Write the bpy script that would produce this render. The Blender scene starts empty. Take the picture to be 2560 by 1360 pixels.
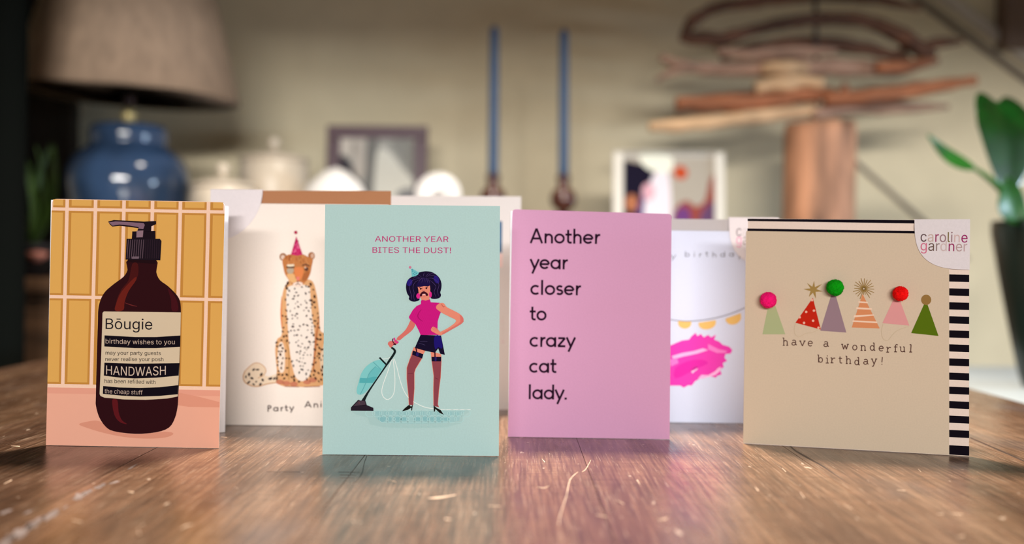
import bpy, bmesh, math, random, os
from mathutils import Vector, Matrix, noise
from mathutils.geometry import delaunay_2d_cdt
R = math.radians
PI = math.pi
scene = bpy.context.scene
C = scene.collection

# ------------------------------------------------------------------ camera
W_PX, H_PX, F_PX = 2560, 1360, 2400.0
CAM_H = 0.8873                      # the phone rests about 14 cm above the table top
TOP = 0.75                          # table top height
camd = bpy.data.cameras.new('camera'); cam = bpy.data.objects.new('camera', camd); C.objects.link(cam)
camd.sensor_width = 36.0; camd.lens = 36.0 * F_PX / W_PX
camd.clip_start = 0.01; camd.clip_end = 50
PITCH = math.atan(23 / F_PX); ROLL = R(0.55)
cam.matrix_world = (Matrix.Translation((0, 0, CAM_H)) @ Matrix.Rotation(PI / 2 - PITCH, 4, 'X') @ Matrix.Rotation(ROLL, 4, 'Z'))
camd.dof.use_dof = True; camd.dof.focus_distance = 0.69; camd.dof.aperture_fstop = 2.7
camd.dof.aperture_blades = 0
scene.camera = cam
CM = cam.matrix_world.copy(); CO = CM.translation.copy(); CR = CM.to_3x3()

# ------------------------------------------------------------------ world, lights, exposure
def srgb(c):
    c = c / 255.0
    return c / 12.92 if c <= 0.04045 else ((c + 0.055) / 1.055) ** 2.4
def lin(col): return (srgb(col[0]), srgb(col[1]), srgb(col[2]), 1.0)

world = bpy.data.worlds.new('world'); scene.world = world; world.use_nodes = True
bg = world.node_tree.nodes['Background']; bg.inputs[0].default_value = (0.75, 0.85, 1.0, 1); bg.inputs[1].default_value = 0.36

def area(name, loc, target, sx, sy, watt, col, spread=180):
    d = bpy.data.lights.new(name, 'AREA'); d.shape = 'RECTANGLE'; d.size = sx; d.size_y = sy
    d.energy = watt; d.color = col; d.spread = R(spread)
    o = bpy.data.objects.new(name, d); C.objects.link(o); o.location = loc
    o.rotation_euler = (Vector(target) - Vector(loc)).to_track_quat('-Z', 'Y').to_euler()
    return o
# daylight beyond the window behind the camera; its header shades the top of the far wall
area('daylight_front', (0.3, -7.9, 2.51), (0.0, 2.0, 0.95), 4.4, 0.45, 610, (1.0, 0.965, 0.915))
# cool daylight beyond the window in the right wall
area('daylight_right', (3.6, 0.5, 1.30), (0.2, 1.5, 0.7), 1.3, 0.6, 170, (0.62, 0.80, 1.0))
# pendant over the table, behind the cards
area('pendant_light', (0.03, 1.22, 2.05), (0.03, 1.0, 0.0), 0.22, 0.22, 28, (1.0, 0.90, 0.78), 110)

scene.view_settings.view_transform = 'Standard'; scene.view_settings.look = 'None'
scene.view_settings.exposure = 0.0; scene.view_settings.gamma = 1.0
scene.view_settings.use_curve_mapping = False
scene.cycles.use_denoising = True
scene.cycles.max_bounces = 8

# ------------------------------------------------------------------ helpers
def ray(x, y):
    d = CR @ Vector(((x - W_PX / 2) / F_PX, -(y - H_PX / 2) / F_PX, -1.0))
    return d
def on_z(x, y, z):
    d = ray(x, y); t = (z - CO.z) / d.z
    return CO + d * t
def at(x, y, Y):
    d = ray(x, y); t = (Y - CO.y) / d.y
    return CO + d * t

MATS = {}
def mat(name, col, rough=0.6, metal=0.0, vary=0.0, scale=40.0, bump=0.0, coat=0.0, stretch=(1, 1, 1), col2=None, spec=0.5, trans=0.0, sheen=0.0):
    key = (name, tuple(col), rough, metal)
    if key in MATS: return MATS[key]
    m = bpy.data.materials.new(name); m.use_nodes = True
    nt = m.node_tree; b = nt.nodes['Principled BSDF']
    b.inputs['Base Color'].default_value = lin(col)
    b.inputs['Roughness'].default_value = rough; b.inputs['Metallic'].default_value = metal
    b.inputs['Coat Weight'].default_value = coat
    b.inputs['Specular IOR Level'].default_value = spec
    b.inputs['Sheen Weight'].default_value = sheen
    if vary or bump:
        tc = nt.nodes.new('ShaderNodeTexCoord'); mp = nt.nodes.new('ShaderNodeMapping')
        mp.inputs['Scale'].default_value = stretch
        nt.links.new(tc.outputs['Object'], mp.inputs['Vector'])
        n = nt.nodes.new('ShaderNodeTexNoise'); n.inputs['Scale'].default_value = scale; n.inputs['Detail'].default_value = 5
        nt.links.new(mp.outputs['Vector'], n.inputs['Vector'])
        if vary:
            r = nt.nodes.new('ShaderNodeValToRGB')
            c2 = col2 or tuple(max(0, c * (1 - vary)) for c in col)
            c1 = col if col2 else tuple(min(255, c * (1 + vary)) for c in col)
            r.color_ramp.elements[0].position = 0.32; r.color_ramp.elements[1].position = 0.68
            r.color_ramp.elements[0].color = lin(c2); r.color_ramp.elements[1].color = lin(c1)
            nt.links.new(n.outputs['Fac'], r.inputs['Fac']); nt.links.new(r.outputs['Color'], b.inputs['Base Color'])
        if bump:
            bp = nt.nodes.new('ShaderNodeBump'); bp.inputs['Strength'].default_value = bump; bp.inputs['Distance'].default_value = 0.004
            nt.links.new(n.outputs['Fac'], bp.inputs['Height']); nt.links.new(bp.outputs['Normal'], b.inputs['Normal'])
    MATS[key] = m
    return m
def paper(col, rough=0.62, vary=0.012): return mat('paper', col, rough, 0, vary, 900.0, spec=0.3)
def ink(col, rough=0.85): return mat('ink', col, rough, 0, spec=0.08)

def tag(o, label=None, cat=None, group=None, kind=None):
    if label: o['label'] = label
    if cat: o['category'] = cat
    if group: o['group'] = group
    if kind: o['kind'] = kind
    return o
def empty(name, loc, label, cat, group=None, rot=None):
    o = bpy.data.objects.new(name, None); C.objects.link(o); o.location = loc
    o.empty_display_size = 0.02
    if rot: o.rotation_euler = rot
    return tag(o, label, cat, group)
def mesh_obj(name, verts, faces, mats, parent=None, fmat=None, smooth=False, label=None):
    me = bpy.data.meshes.new(name); me.from_pydata([tuple(v) for v in verts], [], faces)
    for m in (mats if isinstance(mats, (list, tuple)) else [mats]): me.materials.append(m)
    if fmat: me.polygons.foreach_set('material_index', fmat)
    if smooth: me.polygons.foreach_set('use_smooth', [True] * len(me.polygons))
    me.update()
    o = bpy.data.objects.new(name, me); C.objects.link(o)
    if parent: o.parent = parent
    if label: o['label'] = label
    return o
def bm_obj(name, bm, m, parent=None, smooth=False, label=None):
    me = bpy.data.meshes.new(name)
    bmesh.ops.recalc_face_normals(bm, faces=bm.faces)
    bm.to_mesh(me); bm.free()
    for k in (m if isinstance(m, (list, tuple)) else [m]): me.materials.append(k)
    if smooth: me.polygons.foreach_set('use_smooth', [True] * len(me.polygons))
    o = bpy.data.objects.new(name, me); C.objects.link(o)
    if parent: o.parent = parent
    if label: o['label'] = label
    return o
def add_box(bm, lo, hi, bevel=0.0, mi=0):
    res = bmesh.ops.create_cube(bm, size=1.0)
    vs = res['verts']
    for v in vs:
        v.co = Vector([lo[k] + (v.co[k] + 0.5) * (hi[k] - lo[k]) for k in range(3)])
    fs = {f for v in vs for f in v.link_faces}
    if bevel:
        es = {e for v in vs for e in v.link_edges}
        r = bmesh.ops.bevel(bm, geom=list(es), offset=bevel, segments=2, affect='EDGES', profile=0.6)
        fs = set(r['faces']) | {f for f in fs if f.is_valid}
    for f in fs:
        if f.is_valid: f.material_index = mi
def box(name, lo, hi, m, parent=None, bevel=0.0, label=None):
    bm = bmesh.new(); add_box(bm, lo, hi, bevel)
    return bm_obj(name, bm, m, parent, label=label)
def struct(o): o['kind'] = 'structure'; return o
def lathe(name, prof, m, parent=None, n=48, loc=(0, 0, 0), smooth=True, label=None, fluted=0):
    bm = bmesh.new(); rings = []
    for (r, z) in prof:
        ring = []
        for k in range(n):
            a = 2 * PI * k / n
            ring.append(bm.verts.new((loc[0] + max(r, 1e-5) * math.cos(a), loc[1] + max(r, 1e-5) * math.sin(a), loc[2] + z)))
        rings.append(ring)
    for a, b in zip(rings, rings[1:]):
        for k in range(n):
            bm.faces.new((a[k], a[(k + 1) % n], b[(k + 1) % n], b[k]))
    for ring in (rings[0], rings[-1]):
        pass
    if prof[0][0] > 1e-4: bm.faces.new(rings[0])
    if prof[-1][0] > 1e-4: bm.faces.new(rings[-1])
    return bm_obj(name, bm, m, parent, smooth, label)
def smooth_pts(pts, n=6, closed=False):
    P = [Vector(p) for p in pts]; N = len(P); out = []
    if N < 3: return P
    for i in range(N if closed else N - 1):
        if closed: p0, p1, p2, p3 = P[i - 1], P[i], P[(i + 1) % N], P[(i + 2) % N]
        else: p0, p1, p2, p3 = P[max(i - 1, 0)], P[i], P[i + 1], P[min(i + 2, N - 1)]
        for k in range(n):
            t = k / n; t2 = t * t; t3 = t2 * t
            out.append(0.5 * ((2 * p1) + (p2 - p0) * t + (2 * p0 - 5 * p1 + 4 * p2 - p3) * t2 + (3 * p1 - p0 - 3 * p2 + p3) * t3))
    if not closed: out.append(P[-1].copy())
    return out
def tube(name, pts, rad, m, parent=None, n=10, sm=5, seed=None, rough=0.0, label=None, squash=1.0):
    """round bar along a path; rad a number or one per control point; rough adds knots"""
    if not isinstance(rad, (list, tuple)): rad = [rad] * len(pts)
    P = smooth_pts([(p[0], p[1], p[2]) for p in pts], sm); Q = smooth_pts([(r, 0, 0) for r in rad], sm)
    if len(pts) < 3:
        P = [Vector(pts[0]).lerp(Vector(pts[1]), k / sm) for k in range(sm + 1)]
        Q = [Vector((rad[0] + (rad[1] - rad[0]) * k / sm, 0, 0)) for k in range(sm + 1)]
    bm = bmesh.new(); rings = []
    for i, p in enumerate(P):
        t = (P[min(i + 1, len(P) - 1)] - P[max(i - 1, 0)]).normalized()
        a = Vector((0, 0, 1)) if abs(t.z) < 0.9 else Vector((1, 0, 0))
        s = t.cross(a).normalized(); u = s.cross(t)
        ring = []
        for k in range(n):
            an = 2 * PI * k / n; r = max(Q[i].x, 1e-4)
            if rough: r *= 1 + rough * noise.noise(Vector((p.x * 30 + (seed or 0), p.z * 40 + math.cos(an), math.sin(an) + p.y * 20)))
            ring.append(bm.verts.new(p + s * r * math.cos(an) + u * r * squash * math.sin(an)))
        rings.append(ring)
    for a, b in zip(rings, rings[1:]):
        for k in range(n): bm.faces.new((a[k], a[(k + 1) % n], b[(k + 1) % n], b[k]))
    bm.faces.new(rings[0]); bm.faces.new(rings[-1])
    return bm_obj(name, bm, m, parent, True, label)

# ------------------------------------------------------------------ flat prints on a plane
FONT = None
try:
    FONT = bpy.data.fonts.load(os.path.join(bpy.utils.system_resource('DATAFILES'), 'fonts', 'Inter.woff2'))
except Exception:
    FONT = None
GCACHE = {}
def wind(p, loops):
    n = 0
    for lp in loops:
        for k in range(len(lp)):
            a, b = lp[k - 1], lp[k]
            if (a[1] <= p[1]) != (b[1] <= p[1]):
                x = a[0] + (b[0] - a[0]) * (p[1] - a[1]) / (b[1] - a[1])
                if x > p[0]: n += 1 if b[1] > a[1] else -1
    return n
def fill(loops):
    """triangles of every point the outlines wind around"""
    V, E = [], []
    for lp in loops:
        b = len(V); V += [Vector(p) for p in lp]; E += [(b + k, b + (k + 1) % len(lp)) for k in range(len(lp))]
    ov, oe, of, *_ = delaunay_2d_cdt(V, E, [], 0, 1e-7)
    fs = []
    for f in of:
        c = sum((ov[i] for i in f), Vector((0, 0))) / len(f)
        if wind(c, loops): fs.append(tuple(f))
    return [tuple(v) for v in ov], fs
def glyphs(s, bold=0.0):
    if (s, bold) in GCACHE: return GCACHE[(s, bold)]
    c = bpy.data.curves.new('lettering', 'FONT'); c.body = s; c.size = 1.0; c.resolution_u = 3; c.fill_mode = 'NONE'; c.offset = bold
    if FONT: c.font = FONT
    o = bpy.data.objects.new('lettering', c); C.objects.link(o)
    dg = bpy.context.evaluated_depsgraph_get(); dg.update()
    me = bpy.data.meshes.new_from_object(o.evaluated_get(dg))
    vs = [(v.co.x, v.co.y) for v in me.vertices]; nx = {}
    for e in me.edges:
        a, b = e.vertices; nx.setdefault(a, []).append(b); nx.setdefault(b, []).append(a)
    loops, seen = [], set()
    for v0 in range(len(vs)):
        if v0 in seen or v0 not in nx: continue
        lp, cur, prev = [], v0, None
        while cur is not None and cur not in seen:
            seen.add(cur); lp.append(vs[cur])
            cand = [q for q in nx[cur] if q not in seen]
            cand.sort(key=lambda q: (q != cur + 1, q)); cur = cand[0] if cand else None
        if len(lp) > 2: loops.append(lp)
    bpy.data.objects.remove(o); bpy.data.curves.remove(c); bpy.data.meshes.remove(me)
    GCACHE[(s, bold)] = fill(loops)
    return GCACHE[(s, bold)]
def bounds(s):
    vs, _ = glyphs(s)
    return min(v[0] for v in vs), max(v[0] for v in vs), min(v[1] for v in vs), max(v[1] for v in vs)
CAP = None
def adv(s):
    """width a string takes, measured between two bars"""
    a = bounds('H' + s + 'H'); b = bounds('HH')
    return (a[1] - a[0]) - (b[1] - b[0])

def inside(p, poly):
    c = False; n = len(poly)
    for i in range(n):
        x1, y1 = poly[i]; x2, y2 = poly[(i + 1) % n]
        if (y1 > p[1]) != (y2 > p[1]) and p[0] < (x2 - x1) * (p[1] - y1) / (y2 - y1) + x1: c = not c
    return c
class Plane:
    """a flat sheet: origin O (lower left), axes U (right), V (up), N (towards the viewer)"""
    def __init__(s, O, U, V):
        s.O = Vector(O); s.U = Vector(U).normalized(); s.V = Vector(V).normalized(); s.N = s.U.cross(s.V)
    def uv(s, x, y):
        d = ray(x, y); t = (s.O - CO).dot(s.N) / d.dot(s.N); p = CO + d * t - s.O
        return Vector((p.dot(s.U), p.dot(s.V)))
    def matrix(s):
        Y = -s.N
        return Matrix(((s.U.x, Y.x, s.V.x, s.O.x), (s.U.y, Y.y, s.V.y, s.O.y), (s.U.z, Y.z, s.V.z, s.O.z), (0, 0, 0, 1)))

LAYER = 0.00005
class Art:
    def __init__(s, plane, root, name, label=None, base=0.0, mat_fn=ink):
        s.pl = plane; s.root = root; s.name = name; s.label = label; s.base = base; s.fn = mat_fn
        s.v = []; s.f = []; s.m = []; s.mats = []; s.fr = (0, 0, 1.0)
    def frame(s, ox, oy, k=1.0): s.fr = (ox, oy, k); return s
    def P(s, p): return Vector((s.fr[0] + p[0] / s.fr[2], s.fr[1] + p[1] / s.fr[2]))
    def mi(s, col):
        m = s.fn(col)
        if m not in s.mats: s.mats.append(m)
        return s.mats.index(m)
    def emit(s, px, faces, col, layer):
        b = len(s.v); d = s.base + (layer + 1) * LAYER
        for p in px:
            q = s.pl.uv(p[0], p[1]); s.v.append((q.x, -d, q.y))
        k = s.mi(col)
        for f in faces: s.f.append(tuple(b + i for i in f)); s.m.append(k)
    def poly(s, pts, col, layer=1, smooth=0):
        P = [s.P(p) for p in pts]
        if smooth: P = [Vector((q.x, q.y)) for q in smooth_pts([(p.x, p.y, 0) for p in P], smooth, True)]
        vs, fs = fill([[(p.x, p.y) for p in P]])
        s.emit([Vector(v) for v in vs], fs, col, layer)
    def disc(s, c, rx, ry, col, layer=1, n=24, rot=0.0):
        c = s.P(c); rx /= s.fr[2]; ry /= s.fr[2]; cs, sn = math.cos(rot), math.sin(rot)
        P = []
        for k in range(n):
            a = 2 * PI * k / n; x, y = rx * math.cos(a), ry * math.sin(a)
            P.append(Vector((c.x + x * cs - y * sn, c.y + x * sn + y * cs)))
        s.emit(P, [tuple(range(n))], col, layer)
    def line(s, pts, w, col, layer=2, smooth=5, closed=False):
        P = [s.P(p) for p in pts]
        ws = w if isinstance(w, (list, tuple)) else [w] * len(P)
        ws = [x / s.fr[2] for x in ws]
        if smooth and len(P) > 2:
            Q = smooth_pts([(p.x, p.y, x) for p, x in zip(P, ws)], smooth, closed)
            if closed: Q.append(Q[0])
            P = [Vector((q.x, q.y)) for q in Q]; ws = [q.z for q in Q]
        elif closed: P.append(P[0]); ws.append(ws[0])
        out = []; n = len(P)
        for i in range(n):
            a = (P[i] - P[max(i - 1, 0)]); b = (P[min(i + 1, n - 1)] - P[i])
            if a.length < 1e-9: a = b
            if b.length < 1e-9: b = a
            a = a.normalized(); b = b.normalized(); t = a + b
            t = t.normalized() if t.length > 1e-6 else a
            nn = Vector((-t.y, t.x)); k = 1 / max(0.45, nn.dot(Vector((-a.y, a.x))))
            out += [P[i] + nn * ws[i] * 0.5 * k, P[i] - nn * ws[i] * 0.5 * k]
        s.emit(out, [(2 * i, 2 * i + 1, 2 * i + 3, 2 * i + 2) for i in range(n - 1)], col, layer)
    def text(s, string, p0, p1, cap, col, layer=2, cols=None, sag=0.0, bold=0.006):
        """lettering from p0 (left end of the baseline) to p1; cap = capital height in the frame's units"""
        global CAP
        if CAP is None: CAP = bounds('H')[3]
        a = s.P(p0); b = s.P(p1); t = b - a; L = t.length; t.normalize(); up = Vector((t.y, -t.x)); cap /= s.fr[2]
        x0, x1, _, _ = bounds(string); kx = L / (x1 - x0); ky = cap / CAP
        if up.y > 0: up = -up
        def put(vs, fs, dx, c):
            P = []
            for v in vs:
                x = (v[0] + dx - x0) * kx
                P.append(a + t * x + up * (v[1] * ky - sag / s.fr[2] * math.sin(PI * min(1, max(0, x / L)))))
            s.emit(P, fs, c, layer)
        if cols is None: put(*glyphs(string, bold), 0.0, col)
        else:
            for i, ch in enumerate(string):
                if ch == ' ': continue
                vs, fs = glyphs(ch, bold); put(vs, fs, adv(string[:i]) if i else 0.0, cols[i])
    def strokes(s, string, p0, p1, xh, w, col, font, layer=2, jitter=0.0, seed=1, gap=0.0):
        rnd = random.Random(seed)
        a = s.P(p0); b = s.P(p1); t = b - a; L = t.length; t.normalize(); up = Vector((t.y, -t.x))
        xh /= s.fr[2]
        tot = -gap; pens = []
        for ch in string:
            pens.append(tot + gap); tot += gap + (font[ch][0] if ch != ' ' else 0.6)
        kx = L / tot
        fr = s.fr; s.fr = (0, 0, 1.0)
        for ch, x in zip(string, pens):
            if ch == ' ': continue
            jy = rnd.uniform(-jitter, jitter) * xh
            for st in font[ch][1]:
                pts = [a + t * (x + q[0]) * kx + up * (q[1] * xh + jy) for q in st]
                s.line(pts, w / fr[2], col, layer, 0)
        s.fr = fr
    def build(s):
        return mesh_obj(s.name, s.v, s.f, s.mats, s.root, s.m, label=s.label)

def arc(cx, cy, rx, ry, a0, a1, n=20):
    return [(cx + rx * math.cos(R(a0 + (a1 - a0) * k / n)), cy + ry * math.sin(R(a0 + (a1 - a0) * k / n))) for k in range(n + 1)]
# single-line letters, x-height 1: (advance, strokes)
GEO = {
    'A': (1.22, [[(0.02, 0), (0.56, 1.48)], [(0.56, 1.48), (1.1, 0)], [(0.22, 0.48), (0.9, 0.48)]]),
    'n': (0.98, [[(0.2, 0), (0.2, 1)], [(0.2, 0.45)] + arc(0.5, 0.56, 0.3, 0.33, 180, 0) + [(0.8, 0)]]),
    'h': (0.98, [[(0.2, 0), (0.2, 1.5)], [(0.2, 0.45)] + arc(0.5, 0.56, 0.3, 0.33, 180, 0) + [(0.8, 0)]]),
    'o': (1.06, [arc(0.53, 0.5, 0.4, 0.4, 0, 360, 32)]),
    't': (0.66, [[(0.28, 1.38), (0.28, 0.32)] + arc(0.48, 0.3, 0.2, 0.2, 190, 285, 8) + [(0.62, 0.12)], [(0.02, 0.9), (0.62, 0.9)]]),
    'e': (1.06, [[(0.14, 0.5), (0.93, 0.5)], arc(0.53, 0.5, 0.4, 0.4, 0, 318, 30)]),
    'r': (0.62, [[(0.2, 0), (0.2, 1)], [(0.2, 0.4), (0.22, 0.62), (0.32, 0.82), (0.46, 0.9), (0.6, 0.9)]]),
    'y': (0.86, [[(0.04, 1), (0.44, 0.06)], [(0.84, 1), (0.22, -0.45)]]),
    'a': (1.08, [arc(0.5, 0.5, 0.39, 0.4, 0, 360, 32), [(0.9, 0), (0.9, 1)]]),
    'd': (1.08, [arc(0.5, 0.5, 0.39, 0.4, 0, 360, 32), [(0.9, 0), (0.9, 1.5)]]),
    'c': (0.94, [arc(0.52, 0.5, 0.4, 0.4, 48, 312, 26)]),
    'l': (0.42, [[(0.2, 0), (0.2, 1.5)]]),
    's': (0.76, [arc(0.4, 0.7, 0.24, 0.2, 30, 265, 14) + arc(0.38, 0.3, 0.26, 0.2, 85, -150, 14)]),
    'z': (0.86, [[(0.1, 0.9), (0.74, 0.9)], [(0.74, 0.9), (0.1, 0.1)], [(0.08, 0.1), (0.78, 0.1)]]),
    '.': (0.3, [[(0.04, 0.11), (0.26, 0.11)]]),
    'P': (0.9, [[(0.18, 0), (0.2, 1.45)], [(0.2, 1.45)] + arc(0.35, 1.15, 0.4, 0.32, 80, -80, 10) + [(0.2, 0.8)]]),
    'i': (0.42, [[(0.2, 0), (0.2, 1)], [(0.18, 1.28), (0.23, 1.42)]]),
    'm': (1.5, [[(0.2, 0), (0.2, 1)], [(0.2, 0.5)] + arc(0.47, 0.58, 0.27, 0.3, 180, 0, 10) + [(0.74, 0)], [(0.74, 0.5)] + arc(1.01, 0.58, 0.27, 0.3, 180, 0, 10) + [(1.28, 0)]]),
    'b': (1.08, [arc(0.57, 0.5, 0.39, 0.4, 0, 360, 32), [(0.18, 0), (0.18, 1.5)]]),
    'p': (1.08, [arc(0.57, 0.5, 0.39, 0.4, 0, 360, 32), [(0.18, 1), (0.18, -0.5)]]),
}
# typewriter letters with slab serifs, x-height 1, drawn about x = 0
def sf(x, y, r=0.17): return [(x - r, y), (x + r, y)]
SLAB = {
    'h': [[(-.3, 0), (-.3, 1.45)], [(-.3, .5)] + arc(0, .6, .3, .34, 170, 0, 10) + [(.3, 0)], sf(-.3, .03), sf(.3, .03), [(-.5, 1.42), (-.3, 1.42)]],
    'a': [arc(-.05, .68, .3, .28, 150, 0, 10) + [(.25, .15), (.45, .04)], arc(-.1, .28, .3, .26, 40, 320, 16) + [(.25, .3)], [(.12, .5), (.25, .56)]],
    'v': [[(-.38, 1), (0, .03)], [(0, .03), (.38, 1)], sf(-.38, .98), sf(.38, .98)],
    'e': [[(-.34, .52), (.34, .52)], arc(0, .5, .36, .46, 0, 315, 20)],
    'w': [[(-.5, 1), (-.24, .03)], [(-.24, .03), (0, .85)], [(0, .85), (.24, .03)], [(.24, .03), (.5, 1)], sf(-.5, .98), sf(.5, .98)],
    'o': [arc(0, .5, .36, .46, 0, 360, 24)],
    'n': [[(-.3, 0), (-.3, 1)], [(-.3, .5)] + arc(0, .6, .3, .34, 170, 0, 10) + [(.3, 0)], sf(-.3, .03), sf(.3, .03), [(-.5, .97), (-.3, .97)]],
    'd': [arc(-.05, .48, .33, .44, 0, 360, 22), [(.28, 0), (.28, 1.45)], [(.08, 1.42), (.28, 1.42)], [(.28, .03), (.48, .03)]],
    'r': [[(-.2, 0), (-.2, 1)], [(-.2, .55), (0, .85), (.2, .95), (.38, .85)], sf(-.18, .03, .25), [(-.42, .97), (-.2, .97)]],
    'f': [[(-.1, 0), (-.1, 1.1)] + arc(.12, 1.12, .22, .28, 180, 40, 8), sf(-.08, .03, .25), [(-.35, .95), (.25, .95)]],
    'u': [[(-.3, 1), (-.3, .35)] + arc(0, .34, .3, .3, 180, 360, 10) + [(.3, .4)], [(.3, 1), (.3, 0)], [(-.5, .97), (-.3, .97)], [(.1, .97), (.3, .97)], [(.3, .03), (.48, .03)]],
    'l': [[(.02, 0), (.1, 1.45)], sf(.02, .03, .25), [(-.15, 1.42), (.1, 1.42)]],
    'b': [arc(.05, .48, .33, .44, 0, 360, 22), [(-.3, 0), (-.3, 1.45)], [(-.5, 1.42), (-.3, 1.42)]],
    'i': [[(0, 0), (0, 1)], sf(0, .03, .28), [(-.22, .97), (0, .97)], [(-.08, 1.38), (.08, 1.38)]],
    't': [[(-.08, 1.3), (-.08, .3)] + arc(.12, .28, .2, .22, 180, 320, 8), [(-.32, .95), (.28, .95)]],
    'y': [[(-.36, 1), (.02, .03)], [(.38, 1), (-.02, -.1), (-.15, -.4), (-.35, -.4)], sf(-.36, .98), sf(.38, .98)],
    '!': [[(.06, 1.42), (-.02, .42)], [(-.1, .06), (.06, .06)]],
}

# ------------------------------------------------------------------ room
wall_m = mat('wall_paint', (228, 215, 183), 0.85, 0, 0.02, 9.0, 0.05)
white_m = mat('white_paint', (184, 192, 194), 0.6)
YB = 2.45
struct(box('wall_back', (-2.6, YB, 0), (2.5, YB + 0.1, 2.5), wall_m))
struct(box('wall_left', (-2.7, -1.8, 0), (-2.6, YB + 0.1, 2.5), wall_m))
struct(box('floor', (-2.7, -1.9, -0.1), (2.6, YB + 0.1, 0.0), mat('floorboards', (120, 92, 66), 0.5, 0, 0.25, 5, 0.0, stretch=(6, 0.6, 1))))
struct(box('ceiling', (-2.7, -1.9, 2.5), (2.6, YB + 0.1, 2.6), mat('ceiling_paint', (150, 144, 136), 0.9)))
def wall_with_hole(name, axis, pos, th, a0, a1, h0, h1, z0, z1, m):
    bm = bmesh.new()
    def bx(p, q, zl, zh):
        if axis == 'y': add_box(bm, (p, pos, zl), (q, pos + th, zh))
        else: add_box(bm, (pos, p, zl), (pos + th, q, zh))
    bx(a0, h0, 0, 2.5); bx(h1, a1, 0, 2.5); bx(h0, h1, 0, z0); bx(h0, h1, z1, 2.5)
    return struct(bm_obj(name, bm, m))
wall_with_hole('wall_front', 'y', -1.9, 0.1, -2.7, 2.6, -2.3, 2.3, 0.8, 1.82, wall_m)  # unseen window header, set low to darken the top of the far wall
wall_with_hole('wall_right', 'x', 2.5, 0.1, -1.9, YB + 0.1, -0.1, 1.3, 0.4, 1.22, wall_m)  # unseen opening, kept low to hold daylight off the upper wall

# ------------------------------------------------------------------ table
def wood_material():
    m = bpy.data.materials.new('worn_table_wood'); m.use_nodes = True
    nt = m.node_tree; b = nt.nodes['Principled BSDF']; L = nt.links.new; N = nt.nodes.new
    tc = N('ShaderNodeTexCoord')
    def nz(scale, stretch, detail=6, rot=0.0):
        mp = N('ShaderNodeMapping'); mp.inputs['Scale'].default_value = stretch; mp.inputs['Rotation'].default_value = (0, 0, rot)
        L(tc.outputs['Object'], mp.inputs['Vector'])
        n = N('ShaderNodeTexNoise'); n.inputs['Scale'].default_value = scale; n.inputs['Detail'].default_value = detail
        L(mp.outputs['Vector'], n.inputs['Vector']); return n.outputs['Fac']
    def ramp(f, stops):
        r = N('ShaderNodeValToRGB'); e = r.color_ramp.elements
        e[0].position, e[0].color = stops[0]; e[1].position, e[1].color = stops[-1]
        for p, c in stops[1:-1]:
            x = e.new(p); x.color = c
        L(f, r.inputs['Fac']); return r.outputs['Color']
    def mix(f, a, c, mode='MIX'):
        x = N('ShaderNodeMix'); x.data_type = 'RGBA'; x.blend_type = mode
        if isinstance(f, float): x.inputs[0].default_value = f
        else: L(f, x.inputs[0])
        L(a, x.inputs[6]) if not isinstance(a, tuple) else setattr(x.inputs[6], 'default_value', a)
        L(c, x.inputs[7]) if not isinstance(c, tuple) else setattr(x.inputs[7], 'default_value', c)
        return x.outputs[2]
    vc = N('ShaderNodeVertexColor'); vc.layer_name = 'plank'
    base = ramp(nz(3.0, (9, 1.0, 1)), [(0.25, lin((84, 58, 44))), (0.5, lin((116, 86, 66))), (0.75, lin((144, 114, 92)))])
    grain = ramp(nz(9.0, (60, 2.2, 1), 8), [(0.36, (0.42, 0.38, 0.35, 1)), (0.62, (1.3, 1.28, 1.25, 1))])
    saw = ramp(nz(7.0, (2.5, 70, 1), 5), [(0.38, (0.6, 0.58, 0.56, 1)), (0.6, (1.15, 1.15, 1.15, 1))])
    col = mix(0.75, base, grain, 'MULTIPLY'); col = mix(0.5, col, saw, 'MULTIPLY')
    col = mix(1.0, col, vc.outputs['Color'], 'MULTIPLY')
    stain = ramp(nz(5.0, (2.4, 1.2, 1), 7), [(0.60, (0, 0, 0, 1)), (0.72, (0.55, 0.55, 0.55, 1))])
    col = mix(stain, col, lin((92, 80, 78)))
    fine = ramp(nz(30.0, (40, 1.3, 1), 4, 0.02), [(0.58, (0, 0, 0, 1)), (0.74, (0.42, 0.42, 0.42, 1))])
    col = mix(fine, col, lin((196, 170, 146)))
    speck = ramp(nz(170.0, (1, 0.4, 1), 2), [(0.735, (0, 0, 0, 1)), (0.77, (0.7, 0.7, 0.7, 1))])
    col = mix(speck, col, lin((214, 190, 168)))
    L(col, b.inputs['Base Color'])
    rg = ramp(nz(6.0, (12, 3, 1), 6), [(0.3, (0.16, 0.16, 0.16, 1)), (0.75, (0.34, 0.34, 0.34, 1))])
    L(rg, b.inputs['Roughness'])
    b.inputs['Specular IOR Level'].default_value = 0.42
    b.inputs['Coat Weight'].default_value = 0.08; b.inputs['Coat Roughness'].default_value = 0.22
    bp = N('ShaderNodeBump'); bp.inputs['Strength'].default_value = 0.14; bp.inputs['Distance'].default_value = 0.0015
    L(nz(14.0, (50, 3, 1), 8), bp.inputs['Height'])
    bp2 = N('ShaderNodeBump'); bp2.inputs['Strength'].default_value = 0.07; bp2.inputs['Distance'].default_value = 0.0015
    L(nz(9.0, (3, 60, 1), 5), bp2.inputs['Height']); L(bp.outputs['Normal'], bp2.inputs['Normal'])
    L(bp2.outputs['Normal'], b.inputs['Normal'])
    return m
wood = wood_material()
table = empty('dining_table', (0, 0.6, 0), 'worn brown wooden plank table top with scratches under the standing cards', 'table')
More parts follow.
